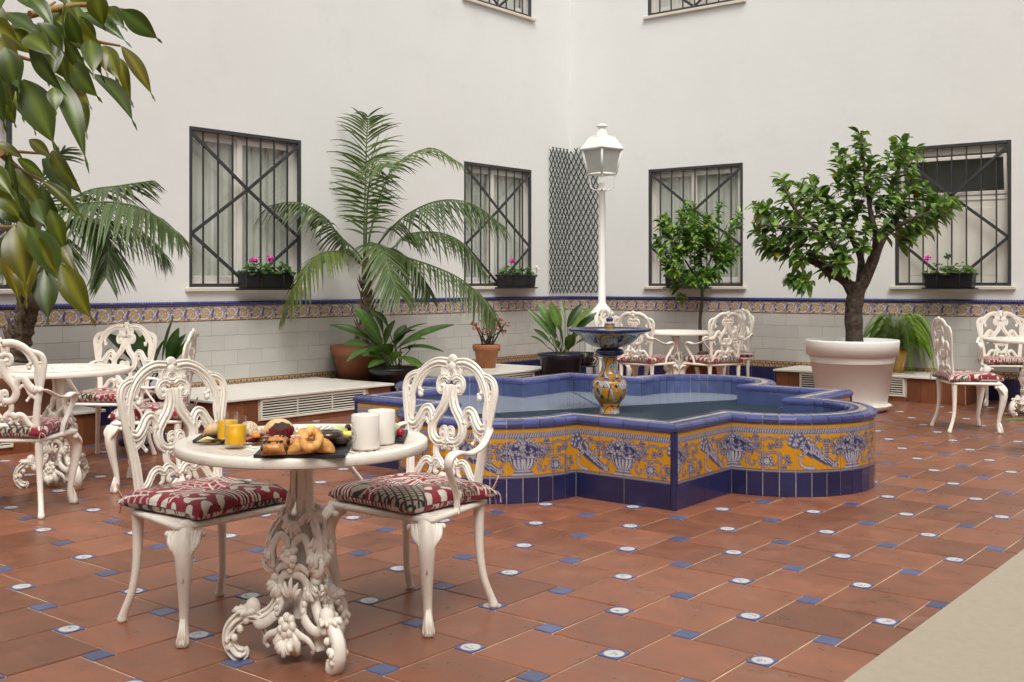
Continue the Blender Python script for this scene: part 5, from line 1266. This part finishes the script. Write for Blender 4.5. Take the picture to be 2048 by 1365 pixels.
navypot = ([(0, 0), (.185, 0), (.245, .40), (.27, .405), (.28, .455), (.275, .465), (.255, .465), (.235, .35)], 'navy_pot', .42, .24)
aspidistra('leafy plant in a navy pot beside the lamp post pedestal', 1122, 760, 12.75, navypot,
  [(1100, 670, 1056, 620, 9, .1), (1110, 660, 1075, 606, 13, .1), (1120, 660, 1100, 604, 14, 0), (1135, 655, 1165, 608, 12, .1), (1140, 665, 1190, 612, 11, 0), (1145, 670, 1208, 624, 11, .1), (1100, 685, 1068, 660, 10, -.2), (1095, 695, 1062, 674, 9, -.3), (1125, 690, 1115, 650, 12, -.3), (1140, 690, 1165, 660, 12, -.3),
   (1130, 640, 1122, 600, 5, .2), (1150, 690, 1175, 680, 12, -.2), (1115, 695, 1100, 680, 12, -.4), (1135, 700, 1145, 670, 13, -.4), (1160, 660, 1195, 632, 9, .1), (1110, 680, 1090, 640, 12, .2)], 43)
navysm = ([(0, .03), (.15, .03), (.16, .0), (.19, .0), (.19, .035), (.16, .04), (.20, .36), (.215, .365), (.225, .41), (.22, .42), (.20, .42), (.19, .3)], 'navy_pot', .37, .19)
aspidistra('leafy plant in a navy pot between the left table and the long bench', 287, 860, 8.75, navysm,
  [(325, 720, 348, 632, 15, .1), (335, 725, 358, 655, 14, 0), (345, 730, 372, 668, 16, .1), (310, 730, 330, 680, 20, -.1), (280, 720, 255, 690, 18, .2), (270, 725, 210, 668, 14, .2), (265, 735, 205, 725, 16, .1), (290, 730, 285, 670, 18, .2), (300, 740, 320, 700, 16, -.2), (275, 745, 235, 745, 15, -.2), (350, 720, 398, 668, 9, .2), (295, 735, 262, 655, 12, .3), (315, 750, 340, 735, 15, -.3), (285, 750, 300, 740, 15, -.3), (240, 740, 215, 700, 14, .2)], 44,
  colset=[(.035, .09, .012), (.05, .12, .015), (.03, .07, .012)])
# leaf tip of a plant at the right edge
rx = at_depth(2100, 930, 8.3); o = tag(empty('potted_plant', (rx.x, rx.y, 0)), 'plant with one broad green leaf entering at the right edge', 'potted plant', 'broad leaved plants in dark pots')
lathe_pot(o, (rx.x, rx.y, 0), [(0, 0), (.12, 0), (.15, .22), (.165, .22), (.17, .26), (.155, .26), (.14, .2)], 'black_pot'); soil_disc(o, (rx.x, rx.y, 0), .145, .24)
for xa, ya, xb, yb, wd in ((2095, 846, 2002, 843, 13), (2110, 830, 2070, 760, 14), (2110, 840, 2150, 770, 14), (2110, 845, 2180, 830, 13)):
    a, b = at_depth(xa, ya, 8.3), at_depth(xb, yb, 8.2); lv = Leaves(); lv.m.tube([(rx.x, rx.y, .24), tuple(a)], .005, 6); lv.c += [(.08, .11, .03)] * len(lv.m.v); lv.blade(a, b - a + Vector((0, 0, .03)), (0, 0, 1), (b - a).length, wd * 8.3 / FPX, droop=.08, fold=.3, n=10, col=(.09, .16, .025), shape=0, rib=1.4, cols5=True); lv.build('leaf', o)
settle(o)
# red flowered spiny plant in terracotta on the bench
c = ground(973, 736, .27); D = depth_of(c); r = random.Random(2)
o = tag(empty('potted_plant', tuple(c)), 'small terracotta pot of bare stems with red flowers on the bench', 'potted plant')
lathe_pot(o, tuple(c), [(0, 0), (.105, 0), (.145, .20), (.163, .205), (.168, .275), (.164, .28), (.15, .28), (.14, .2)], 'terracotta_pot'); soil_disc(o, tuple(c), .145, .26)
m = MB(); m.box((c.x + .1, c.y - .135, c.z + .245), (c.x + .118, c.y - .1325 - .01, c.z + .262)); 
st_, lvv, fl = MB(), Leaves(), MB()
for (x, y) in ((945, 642), (958, 655), (968, 635), (978, 650), (990, 632), (1000, 640), (1012, 645), (985, 660), (1003, 660), (972, 660), (950, 648), (995, 650)):
    e = r.uniform(-.1, .1); a = Vector((c.x + r.uniform(-.07, .07), c.y + r.uniform(-.07, .07), c.z + .26)); b = at_depth(x, y, D + e); st_.tube([a, a.lerp(b, .5) + Vector((r.uniform(-.02, .02), 0, .01)), b], [.009, .008, .005], 6)
    for k in range(9): q = a.lerp(b, r.random()); lvv.blade(q, (r.uniform(-1, 1), r.uniform(-1, 1), r.uniform(-.2, .5)), (0, 0, 1), r.uniform(.02, .05), .012, .2, .3, 3, vary((.06, .09, .03), r), 0)
    for k in range(7): fl.ball(b + Vector((r.uniform(-.045, .045), r.uniform(-.045, .045), r.uniform(-.06, .02))), r.uniform(.012, .024), 6, 4, (1, 1, .5))
st_.build('stems', M['bark'], o); lvv.build('leaves', o); tag(fl.build('flowers', M['red_flower'], o), kind='stuff'); settle(o)
# fern
c = at_depth(1792, 741, 12.35); c.z = .28; D = 12.35; r = random.Random(6)
o = tag(empty('potted_fern', tuple(c)), 'bright green fern spilling from a painted pot on the right bench', 'fern')
fp_ = paint_scroll(.5, .25, 5); pm = MB(); pm.lathe([(.0, 0), (.085, 0), (.10, .08), (.12, .2), (.125, .25), (.11, .25), (.10, .15)], 36, tuple(c))
pm.build('pot', M['print_glaze'], o, cols=fp_.sample(np.tile(np.arange(36) / 36 * .499, 7), np.repeat(np.array([0, .01, .08, .2, .245, .245, .2]), 36)))
for k in range(64):
    a = r.random() * 6.28; e = Vector((math.cos(a), math.sin(a), 0)); rad = r.uniform(.25, .46); rise = r.uniform(.10, .42); fall = r.uniform(.0, .42); top = c + Vector((0, 0, .25))
    P = spline([tuple(top), tuple(top + e * rad * .45 + Vector((0, 0, rise))), tuple(top + e * rad * .85 + Vector((0, 0, rise * .75 - fall * .3))), tuple(top + e * rad * 1.02 + Vector((0, 0, rise * .4 - fall)))], 7); lv = Leaves(); Q = [Vector(p) for p in P]; n = len(Q)
    lv.m.tube(Q, .002, 4); lv.c += [(.10, .16, .03)] * len(lv.m.v); cc = vary((.18, .29, .035), r, .35)
    for i in range(2, n - 1):
        T = (Q[i + 1] - Q[i]).normalized(); S = T.cross(Vector((0, 0, 1))); S = S.normalized() if S.length > .1 else e.orthogonal(); pl = .045 * math.sin(math.pi * (i / n) ** .8) + .012
        for f in (0, .5):
            q = Q[i].lerp(Q[i + 1], f)
            for sg in (1, -1): lv.blade(q, S * sg + T * .3 + Vector((0, 0, -.15)), (0, 0, 1), pl, .0085, .2, .1, 2, cc, 0, rib=1.1)
    lv.build('frond', o)
settle(o)

# ------------------------------------------------------------------ window boxes
def wall_s(px, left):
    r_ = ray(px)
    if left: t = -CX / r_[0]; return CY + r_[1] * t
    t = -CY / r_[1]; return CX + r_[0] * t
def flowerbox(label, px0, px1, left, z, flowers, seed, white=False, leafy=1.0):
    s0, s1 = wall_s(px0, left) + .08, wall_s(px1, left) + .02; L = s1 - s0; r = random.Random(seed)
    o = tag(empty('window_box', (0, s0, z) if left else (s0, 0, z), math.pi / 2 if left else 0), label, 'window box', 'black window boxes with geraniums')
    m = MB(); rows = []
    for zz, i in ((0, .02), (.012, .01), (.05, .006), (.10, .003), (.14, .0), (.145, -.012), (.165, -.014), (.168, -.008), (.15, .01)): rows.append([(i, -.21 + i, zz), (L - i, -.21 + i, zz), (L - i, -.05 - i, zz), (i, -.05 - i, zz)])
    P = []
    for row in rows: P.append([Vector(row[k]).lerp(Vector(row[(k + 1) % 4]), q) for k in range(4) for q in (.04, .96)])
    m.grid(P, 8, len(P), True, False); m.add([P[0][k] for k in range(8)], [tuple(range(8))]); m.build('box', M['black_pot'], o)
    m = MB(); m.bbox((-.02, -.225, -.012), (L + .02, -.035, .004), .004); m.build('tray', M['black_pot'], o)
    m = MB(); m.add([(.01, -.2, .14), (L - .01, -.2, .14), (L - .01, -.06, .14), (.01, -.06, .14)], [(0, 1, 2, 3)]); m.build('soil', M['soil'], o)
    for xx in (.28, .75):
        m = MB(); m.tube([(L * xx, -.215, .165), (L * xx, -.222, .1), (L * xx, -.222, -.01)], .004, 5); m.build('bracket', M['iron'], o)
    for gx in (.27, .72):
        lv = Leaves()
        for k in range(int(70 * leafy)):
            a = r.random() * 6.28; rr = .13 * r.random() ** .5; hh = .145 + .13 * (1 - (rr / .14) ** 2) * r.uniform(.35, 1.1); c0 = Vector((L * gx + rr * math.cos(a) * 1.15, -.135 + rr * math.sin(a) * .8, hh))
            d = Vector((math.cos(a), math.sin(a) - .4, r.uniform(-.5, .4))); rad = r.uniform(.022, .038); cc = vary(r.choice([(.035, .085, .018), (.05, .11, .02), (.025, .06, .014), (.09, .15, .03)]), r, .25)
            lv.blade(c0, d, (0, -.5, 1), rad * 1.8, rad, .3, .25, 4, cc, 0, rib=1.1)
        lv.build('geranium_foliage', o)
    for (px, py, mt) in flowers:
        s = wall_s(px, left) - s0; D = depth_of((0, s + s0, 0) if left else (s + s0, 0, 0)); zz = CAM_H - (py - HOR) * D / FPX - z; m = MB()
        s += .06 if left else .03
        st = MB(); st.tube([(s, -.13, .16), (s + .005, -.14, zz)], .004, 5); st.build('stalk', M['green_stem'], o)
        for k in range(26): m.ball((s + r.gauss(0, .017), -.14 + r.gauss(0, .017), zz + r.gauss(0, .012)), r.uniform(.008, .014), 6, 4)
        m.build('flower', M[mt], o)
flowerbox('black window box with two pink geraniums, by the big palm', 455, 560, True, 1.225, [(481, 520, 'pink_flower'), (513, 518, 'pink_flower')], 1)
flowerbox('black window box with one pink and one white geranium, near the trellis', 978, 1046, True, 1.225, [(1000, 523, 'pink_flower'), (1051, 536, 'white_flower')], 2)
flowerbox('black window box half hidden by the small citrus tree', 1335, 1422, False, 1.225, [(1345, 524, 'red_flower')], 3)
flowerbox('black window box with one magenta geranium, right of the orange tree', 1845, 1952, False, 1.225, [(1857, 516, 'pink_flower'), (1897, 513, 'geranium_leaf')], 4, leafy=.7)

# ------------------------------------------------------------------ trellis in the corner
def trellis(left, s0, s1, z0, z1, label):
    o = tag(empty('trellis', (0, 0, 0), math.pi / 2 if left else 0), label, 'trellis', 'green lattice panels in the wall corner'); st = .083; hz = .142
    W, H = s1 - s0, z1 - z0
    for dirn in (1, -1):
        k = -60
        while k < 80:
            # line s = st*k + dirn * (z * st / hz)
            c = st * k; k += 1; pts = []
            slope = st / hz * dirn
            za, zb = 0.0, H; sa, sb = c, c + slope * H
            lo, hi = min(sa, sb), max(sa, sb)
            if hi < 0 or lo > W: continue
            def z_at(s): return (s - c) / slope
            t0, t1 = 0.0, H
            for lim in (0, W):
                pass
            if slope > 0: t0, t1 = max(0, z_at(0)), min(H, z_at(W))
            else: t0, t1 = max(0, z_at(W)), min(H, z_at(0))
            if t1 - t0 < .05: continue
            m = MB(); y = -.022 if dirn > 0 else -.031
            bar(m, (s0 + c + slope * t0, y, z0 + t0), (s0 + c + slope * t1, y, z0 + t1), .013, .007); m.build('lath', M['trellis_green'], o)
trellis(True, -.52, -.015, 1.14, 3.165, 'green lattice trellis panel on the left side of the wall corner')
trellis(False, .04, .50, 1.15, 3.18, 'green lattice trellis panel on the right side, behind the lamp')

# ------------------------------------------------------------------ lamp post on its pedestal
LD = 13.4; lc = at_depth(1204, 700, LD); S = LD / FPX
lamp = tag(empty('lamp_post', (lc.x, lc.y, 0), YAW + R(40)), 'white lamp post with square lantern in front of the trellis', 'lamp')
zt = lambda py: CAM_H - (py - HOR) * S
m = MB(); m.bbox((-.14, -.14, 0), (.14, .14, zt(632)), .008); m.build('pedestal', M['lamp_paint'], lamp)
m = MB(); m.lathe([(.0, zt(632)), (.155, zt(631)), (.15, zt(626)), (.07, zt(612)), (.046, zt(606)), (.043, zt(480)), (.040, zt(384)), (.055, zt(382)), (.055, zt(379)), (.035, zt(376)), (.032, zt(366)), (.0, zt(366))], 28); m.build('post', M['lamp_paint'], lamp)
a0, a1 = .120, .172; zb, zm, zr, zk = zt(349), zt(298), zt(274), zt(252)
fr = MB()
for sx, sy in ((1, 1), (1, -1), (-1, 1), (-1, -1)): fr.tube([(sx * a0, sy * a0, zb), (sx * a1, sy * a1, zm)], .015, 6)
for a, z in ((a0, zb), (a1 * .985, zm - .012)):
    for k in range(4):
        c, s = ((1, 0), (0, 1), (-1, 0), (0, -1))[k]; fr.tube([(a * c - a * s, a * s + a * c, z), (a * c + a * s, a * s - a * c, z)] if False else [((a * c - -a * s), (a * s + -a * c), z), ((a * c - a * s), (a * s + a * c), z)], .014, 6)
fr.build('lantern_frame', M['lamp_paint'], lamp)
m = MB(); m.box((-a0, -a0, zb - .012), (a0, a0, zb + .004)); m.build('lantern_floor', M['lamp_paint'], lamp)
for k in range(4):
    c, s = ((1, 0), (0, 1), (-1, 0), (0, -1))[k]; q = lambda a, b, z: (a * c - b * s, a * s + b * c, z); e = .004
    m = MB(); m.add([q(a0 - e, -a0 + .01, zb), q(a0 - e, a0 - .01, zb), q(a1 - e, a1 - .01, zm - .01), q(a1 - e, -a1 + .01, zm - .01)], [(0, 1, 2, 3)]); m.build('pane', M['lamp_pane'], lamp)
rf_ = MB(); lv_ = [(.196, zm - .008), (.196, zm + .004), (.18, zm + .012), (.115, zr - .012), (.115, zr), (.075, zr + .012), (.07, zr + .02), (.045, zk - .035), (.042, zk - .02), (.07, zk - .012), (.07, zk), (.03, zk + .022), (.0, zk + .03)]
rf_.grid([[(sx * a, sy * a, z) for sx, sy in ((1, 1), (-1, 1), (-1, -1), (1, -1))] for a, z in lv_[:6]], 4, 6, True, False); rf_.lathe(lv_[5:], 20); rf_.add([(sx * .196, sy * .196, zm - .009) for sx, sy in ((1, 1), (-1, 1), (-1, -1), (1, -1))], [(0, 1, 2, 3)])
rf_.build('lantern_roof', M['lamp_paint'], lamp)
for k in range(4):
    a = k * math.pi / 2 + math.pi / 4; m = MB(); P = [(r_ * math.cos(a), r_ * math.sin(a), z) for r_, z in spline([(.045, zt(381)), (.10, zt(380)), (.14, zt(372)), (.145, zt(360)), (.165, zt(352))], 6)]; m.tube(P, .008, 6); m.build('bracket', M['lamp_paint'], lamp)
# wrought iron stand behind the navy pot
ic = at_depth(1168, 740, 13.0); o = tag(empty('iron_stand', (ic.x, ic.y, 0), YAW), 'black wrought iron plant stand with scrolls between navy pot and lamp pedestal', 'plant stand')
m = MB()
for s in (-1, 1):
    m.tube([(-.12, s * .12, 0), (-.12, s * .12, .30)], .008, 6); m.tube([(.12, s * .12, 0), (.12, s * .12, .30)], .008, 6)
    m.tube([(.12 + x, s * .12, z) for x, z in spiral2(-.02, .12, .09, .015, -1.2, 9.5, 40)], .006, 6); m.tube([(.10 + x, s * .12, z) for x, z in spiral2(-.0, .37, .075, .012, -1.8, 8.5, 40)], .006, 6)
    m.tube([(-.12, s * .12, .30), (.12, s * .12, .30)], .008, 6); m.tube([(s * .12, -.12, .30), (s * .12, .12, .30)], .008, 6)
m.build('frame', M['iron'], o)
m = MB(); m.lathe([(0, .305), (.10, .305), (.125, .46), (.12, .46), (.11, .4)], 24); m.build('pot', M['black_pot'], o)
# ------------------------------------------------------------------ breakfast on the near table
TZ = 0.7435
def tp(px, py, z=TZ): return ground(px, py, z)
def board(label, corners):
    P = [tp(*c) for c in corners]; zc = TZ + .001; c0 = sum(P, Vector()) / 4
    m = MB(); lo = [(p.x - c0.x, p.y - c0.y, 0) for p in P]; hi = [(x, y, .009) for x, y, z in lo]; hi2 = [(x * .985, y * .985, .0105) for x, y, z in lo]
    m.add(lo + hi + hi2, [(3, 2, 1, 0)] + [(k, (k + 1) % 4, 4 + (k + 1) % 4, 4 + k) for k in range(4)] + [(4 + k, 4 + (k + 1) % 4, 8 + (k + 1) % 4, 8 + k) for k in range(4)] + [(8, 9, 10, 11)])
    o = m.build('slate_board', M['slate'], None, (c0.x, c0.y, zc)); tag(o, label, 'serving board', 'slate serving boards'); return o
board('slate board with pastries at the front of the breakfast table', [(507, 917), (690, 917), (708, 883), (543, 883)])
board('slate board with bread and cold cuts behind the juice glasses', [(385, 887), (560, 884), (556, 865), (415, 866)])
board('slate board with fruit behind the mugs', [(690, 883), (808, 888), (816, 866), (705, 862)])
BZ = TZ + .0115
def bp_(px, py, z=BZ): return ground(px, py, z)
def food(name, label, cat, px, py, build, rz=0.0, z=BZ, group='breakfast food'):
    c = bp_(px, py, z); o = tag(empty(name, tuple(c), YAW + R(rz)), label, cat, group); build(o); return o
def one(mb, name, mat, o): return mb.build(name, M[mat], o)
# rounded body of varying radius along x: bread and pastry shapes
def loaf(L, W, H, n=14, seg=16, p=2.4, ridge=0.0, nr=6, bend=0.0, tip=.05):
    m = MB(); P = []
    for i in range(n + 1):
        t = 2 * i / n - 1; q = max(tip, (1 - abs(t) ** p)) ** .55; rg = 1 + ridge * abs(math.sin(nr * math.pi * (t + 1) / 2)); row = []
        for k in range(seg):
            a = 2 * math.pi * k / seg; z = math.sin(a); zz = H * .5 * (1 + (z if z > 0 else z * .98)) * q * rg if True else 0
            row.append((t * L / 2 * math.cos(bend * t), W / 2 * math.cos(a) * q * rg + bend * L * .35 * (t * t - .3), zz))
        P.append(row)
    n0 = m.grid(P, seg, n + 1, True); m.f.append(tuple(range(n0, n0 + seg))[::-1]); m.sm.append(True); m.f.append(tuple(range(n0 + n * seg, n0 + (n + 1) * seg))); m.sm.append(True); return m
def croissant(o, L=.125, W=.052, H=.048, mat='crust'): one(loaf(L, W, H, 42, 14, 1.6, .10, 7, .45), 'body', mat, o)
def donut(o):
    m = MB(); R0, r0 = .029, .0185; P = [[((R0 + r0 * math.cos(b)) * math.cos(a), (R0 + r0 * math.cos(b)) * math.sin(a), .0155 + r0 * .84 * math.sin(b)) for b in [2 * math.pi * j / 14 for j in range(14)]] for a in [2 * math.pi * i / 32 for i in range(33)]]
    m.grid(P, 14, 33, True); m.f = [f[::-1] for f in m.f]; one(m, 'ring', 'chocolate', o)
def choco_roll(o):
    one(loaf(.075, .05, .042, 16, 16, 4.0), 'body', 'crust_dark', o); r = random.Random(3)
    for s in (-1, 1):
        m = MB(); m.ball((s * .0345, -.004, .022), .012, 10, 7, (.45, 1, .9)); one(m, 'filling', 'chocolate', o)
    m = MB()
    for k in range(70): m.ball((r.uniform(-.028, .028), r.uniform(-.016, .016), .040 + r.uniform(-.003, .003)), .0022, 4, 3, (1.5, .7, .7))
    tag(one(m, 'sprinkles', 'ink', o), kind='stuff')
def sugar_bun(o):
    one(loaf(.07, .062, .045, 14, 18, 2.2), 'body', 'crust_dark', o); m = MB(); r = random.Random(8)
    for k in range(60):
        a = r.random() * 6.28; q = .022 * r.random() ** .5; m.ball((q * math.cos(a), q * math.sin(a), .0445 - q * q * 9), .0026, 5, 3, (1, 1, .6))
    tag(one(m, 'sugar', 'sugar', o), kind='stuff')
def muffin(o):
    m = MB(); n = 40; P = []
    for r_, z in ((.024, 0), (.034, .03), (.040, .046)): P.append([(r_ * (1 + .05 * math.cos(k * math.pi)) * math.cos(2 * math.pi * k / n), r_ * (1 + .05 * math.cos(k * math.pi)) * math.sin(2 * math.pi * k / n), z + (.010 * abs(math.sin(k * .31)) if r_ > .039 else 0)) for k in range(n)])
    m.grid(P, n, 3, True, False); one(m, 'paper_cup', 'muffin_paper', o)
    m = MB(); r = random.Random(5); m.ball((0, 0, .044), .037, 20, 12, (1, 1, .72)); m.v = [(x * (1 + .05 * math.sin(x * 300) * math.cos(y * 260)), y * (1 + .05 * math.sin(y * 280)), z + .003 * math.sin(x * 260 + y * 200)) for x, y, z in m.v]; one(m, 'crumb', 'muffin', o)
def ring_pastry(o):
    m = MB(); P = []
    for i in range(49):
        a = 2 * math.pi * i / 48; R0 = .030; q = 1 + .12 * math.sin(a * 7); P.append([((R0 + .016 * q * math.cos(b)) * math.cos(a), (R0 + .016 * q * math.cos(b)) * math.sin(a) * 1.1, .015 + .014 * q * math.sin(b)) for b in [2 * math.pi * j / 12 for j in range(12)]])
    m.grid(P, 12, 49, True); m.f = [f[::-1] for f in m.f]; b = one(m, 'ring', 'crust', o); b.rotation_euler = (R(58), 0, 0); b.location = (0, 0, .024); b.scale = (.82, .82, .82)
food('chocolate_roll', 'sprinkled chocolate filled roll at the front left of the pastry board', 'pastry', 547, 911, choco_roll, 12)
food('chocolate_roll', 'chocolate filled roll leaning behind the sprinkled one', 'pastry', 556, 897, choco_roll, -8, BZ + .012)
food('sugared_bun', 'round bun topped with white sugar', 'pastry', 594, 899, sugar_bun, 5)
food('croissant', 'golden croissant lying at the front of the pastry board', 'croissant', 612, 908, lambda o: croissant(o), 28)
food('croissant', 'small croissant at the right front of the pastry board', 'croissant', 645, 907, lambda o: croissant(o, .085, .06, .045), -25)
food('ring_pastry', 'glazed ring pastry leaning on the croissants', 'pastry', 625, 899, ring_pastry, -10, BZ + .018)
food('sugared_bun', 'sugar dusted bun behind the ring pastry', 'pastry', 640, 893, sugar_bun, 60, BZ + .008)
food('croissant', 'golden pastry between the muffin and the ring pastry', 'pastry', 607, 890, lambda o: croissant(o, .08, .055, .05), 70, BZ + .006)
food('muffin', 'dark chocolate muffin in a red paper cup', 'muffin', 563, 889, muffin, 0, BZ)
food('donut', 'chocolate glazed donut lying on the pastry board', 'donut', 671, 891, donut)
food('donut', 'chocolate glazed donut resting on top, behind the other donut', 'donut', 657, 881, donut, 10, BZ + .030)
food('bread_roll', 'plain pale bread roll at the left behind the juice', 'bread roll', 428, 874, lambda o: one(loaf(.075, .06, .048), 'crumb', 'roll_pale', o), 15)
food('bread_roll', 'seeded bread roll right of the juice glasses', 'bread roll', 497, 875, lambda o: one(loaf(.078, .065, .055), 'crumb', 'roll_seeded', o), -30)
food('bread_roll', 'small seeded roll next to the larger seeded one', 'bread roll', 515, 874, lambda o: one(loaf(.06, .045, .035), 'crumb', 'roll_seeded', o), 20)
def big_loaf(o):
    one(loaf(.115, .075, .058), 'crumb', 'roll_pale', o); m = MB(); m.tube([(-.01, -.03, .043), (.006, -.005, .057), (.012, .03, .045)], [.001, .003, .001], 5); one(m, 'score', 'crust', o)
food('bread_roll', 'large floury bread roll behind the muffin', 'bread roll', 558, 871, big_loaf, 8)
def slices(n, mat, L=.05, W=.035, seed=1):
    def f(o):
        r = random.Random(seed)
        for k in range(n):
            m = MB(); P = [[(L * (i / 6 - .5) + .010 * k, W * (j / 4 - .5) * (1 - .5 * (i / 6)) + .004 * k, .002 + .003 * k + .006 * math.sin(i * .9 + k) * (j / 4)) for i in range(7)] for j in range(5)]; m.grid(P, 7, 5); m.add([(x, y, z - .003) for x, y, z in m.v], [fc[::-1] for fc in m.f]); one(m, 'slice', mat, o)
    return f
food('cheese_slices', 'pale cheese slices at the left end of the slate board', 'cheese', 419, 883, slices(3, 'cheese', .075, .04, 2), -5)
food('cheese_slices', 'cheese slice showing left of the chocolate rolls', 'cheese', 535, 881, slices(2, 'cheese', .05, .03, 3), 5)
food('ham_slices', 'folded slices of cured ham beside the dried apricot', 'ham', 503, 882, slices(4, 'ham', .06, .045, 4), 10)
def dried(o): m = MB(); m.ball((0, 0, .011), .015, 12, 8, (1, .9, .75)); one(m, 'fruit', 'apricot', o)
food('apricot', 'orange dried apricot on the bread board', 'fruit', 512, 879, dried)
def chunk(mat, L, W, H):
    def f(o): one(loaf(L, W, H, 8, 8, 6.0), 'chunk', mat, o)
    return f
food('melon_piece', 'pale green melon piece behind the donuts', 'fruit', 676, 876, chunk('melon', .05, .03, .045), 60)
food('kiwi_piece', 'green kiwi wedge behind the donuts', 'fruit', 686, 874, chunk('kiwi', .05, .028, .035), -60)
food('pineapple_piece', 'yellow pineapple piece left of the front mug', 'fruit', 697, 877, chunk('pineapple', .05, .03, .025), 0)
food('pineapple_piece', 'yellow fruit piece showing left of the upper donut', 'fruit', 622, 868, chunk('pineapple', .03, .02, .03), 0)
food('melon_piece', 'pale melon piece to the right of the mugs', 'fruit', 790, 876, chunk('melon', .045, .025, .05), 70)
def berries(o):
    r = random.Random(4)
    for k in range(5): m = MB(); m.ball((r.uniform(-.02, .02), r.uniform(-.012, .012), .011 + .014 * (k % 2)), .0115, 10, 7); one(m, 'berry', 'berry_dark' if k % 3 else 'berry', o)
food('berry_cluster', 'dark berries beside the front mug', 'fruit', 699, 869, berries)
def straw(o):
    m = MB(); m.lathe([(0, 0), (.010, .002), (.0165, .013), (.0155, .021), (.008, .027), (0, .028)], 16); one(m, 'fruit', 'berry', o); o.children[0].rotation_euler = (0, R(70), 0); o.children[0].location = (-.01, 0, .016)
    m = MB()
    for k in range(5): a = k * 1.257; m.tube([(.002, 0, .016), (.016, .007 * math.cos(a), .016 + .007 * math.sin(a))], [.003, .001], 5)
    one(m, 'calyx', 'berry', o)
food('red_berry', 'single red berry at the right end of the fruit board', 'fruit', 799, 878, straw)
# glasses of juice
def juice_glass(label, px, py, fill):
    c = tp(px, py); o = tag(empty('juice_glass', (c.x, c.y, TZ + .001)), label, 'glass', 'glasses of orange juice'); r = .0355; h = .102
    m = MB(); m.lathe([(0, 0), (r * .93, 0), (r * .97, .003), (r, .02), (r, h - .001), (r - .001, h), (r - .002, h - .001), (r - .002, .016), (r * .9, .013), (0, .012)], 40); m.build('glass', M['clear_glass'], o)
    m = MB(); m.lathe([(0, .0125), (r * .88, .0135), (r - .0024, .0165), (r - .0024, fill), (0, fill)], 40); m.build('juice', M['juice'], o)
juice_glass('nearer glass of orange juice on the breakfast table', 471, 897, .074)
juice_glass('farther glass of orange juice, partly behind the other', 455, 886, .074)
# mugs
def mug(label, px, py, logo, hang):
    c = tp(px, py); o = tag(empty('mug', (c.x, c.y, TZ + .001), YAW), label, 'mug', 'white mugs'); r, h = .0455, .112
    m = MB(); m.lathe([(0, 0), (r * .9, 0), (r * .97, .003), (r, .008), (r, h - .002), (r - .0015, h), (r - .0035, h - .002), (r - .004, .01), (0, .007)], 48); m.build('body', M['mug_white'], o)
    m = MB(); a = R(hang); e = Vector((math.cos(a), math.sin(a), 0)); P = [e * (r - .002 + x) + Vector((0, 0, z)) for x, z in spline([(0, .09), (.018, .092), (.03, .075), (.03, .045), (.018, .026), (0, .026)], 6)]
    m.tube(P, .006, 10, flat=1.3, ref=(-math.sin(a), math.cos(a), 0)); m.build('handle', M['mug_white'], o)
    if logo:
        a0 = R(207); rr = r + .0004; wrap = lambda x, z: (rr * math.cos(a0 + x / r), rr * math.sin(a0 + x / r), z)
        m = MB(); P = [[wrap((.0235 + d) * math.cos(t), .046 + (.0235 + d) * math.sin(t)) for t in [2 * math.pi * k / 60 for k in range(61)]] for d in (0, .0013)]; m.grid(P, 61, 2); m.f = [f[::-1] for f in m.f]; m.build('logo_ring', M['ink'], o)
        cu = bpy.data.curves.new('letters', 'FONT'); cu.body = 'EA'; cu.size = .015; cu.align_x = 'CENTER'; tmp = bpy.data.objects.new('letters', cu); COL.objects.link(tmp); bpy.context.view_layer.update()
        me = bpy.data.meshes.new_from_object(tmp.evaluated_get(bpy.context.evaluated_depsgraph_get())); bpy.data.objects.remove(tmp)
        for v in me.vertices: x, y = v.co.x, v.co.y; v.co = wrap(x + .009, .048 + y)
        me.materials.clear(); me.materials.append(M['ink']); link('logo_letters', me, o)
        m = MB()
        for x0, x1, z in ((-.014, .016, .041), (-.012, .012, .036), (-.004, .014, .087), (-.012, .016, .080)): m.add([wrap(x0, z), wrap((x0 + x1) / 2, z), wrap(x1, z), wrap(x1, z + .0016), wrap((x0 + x1) / 2, z + .0016), wrap(x0, z + .0016)], [(0, 1, 4, 5), (1, 2, 3, 4)])
        m.build('logo_lines', M['ink'], o)
mug('front white mug with round black logo', 731, 899, True, 95)
mug('plain white mug behind the one with the logo', 763, 888, False, 95)
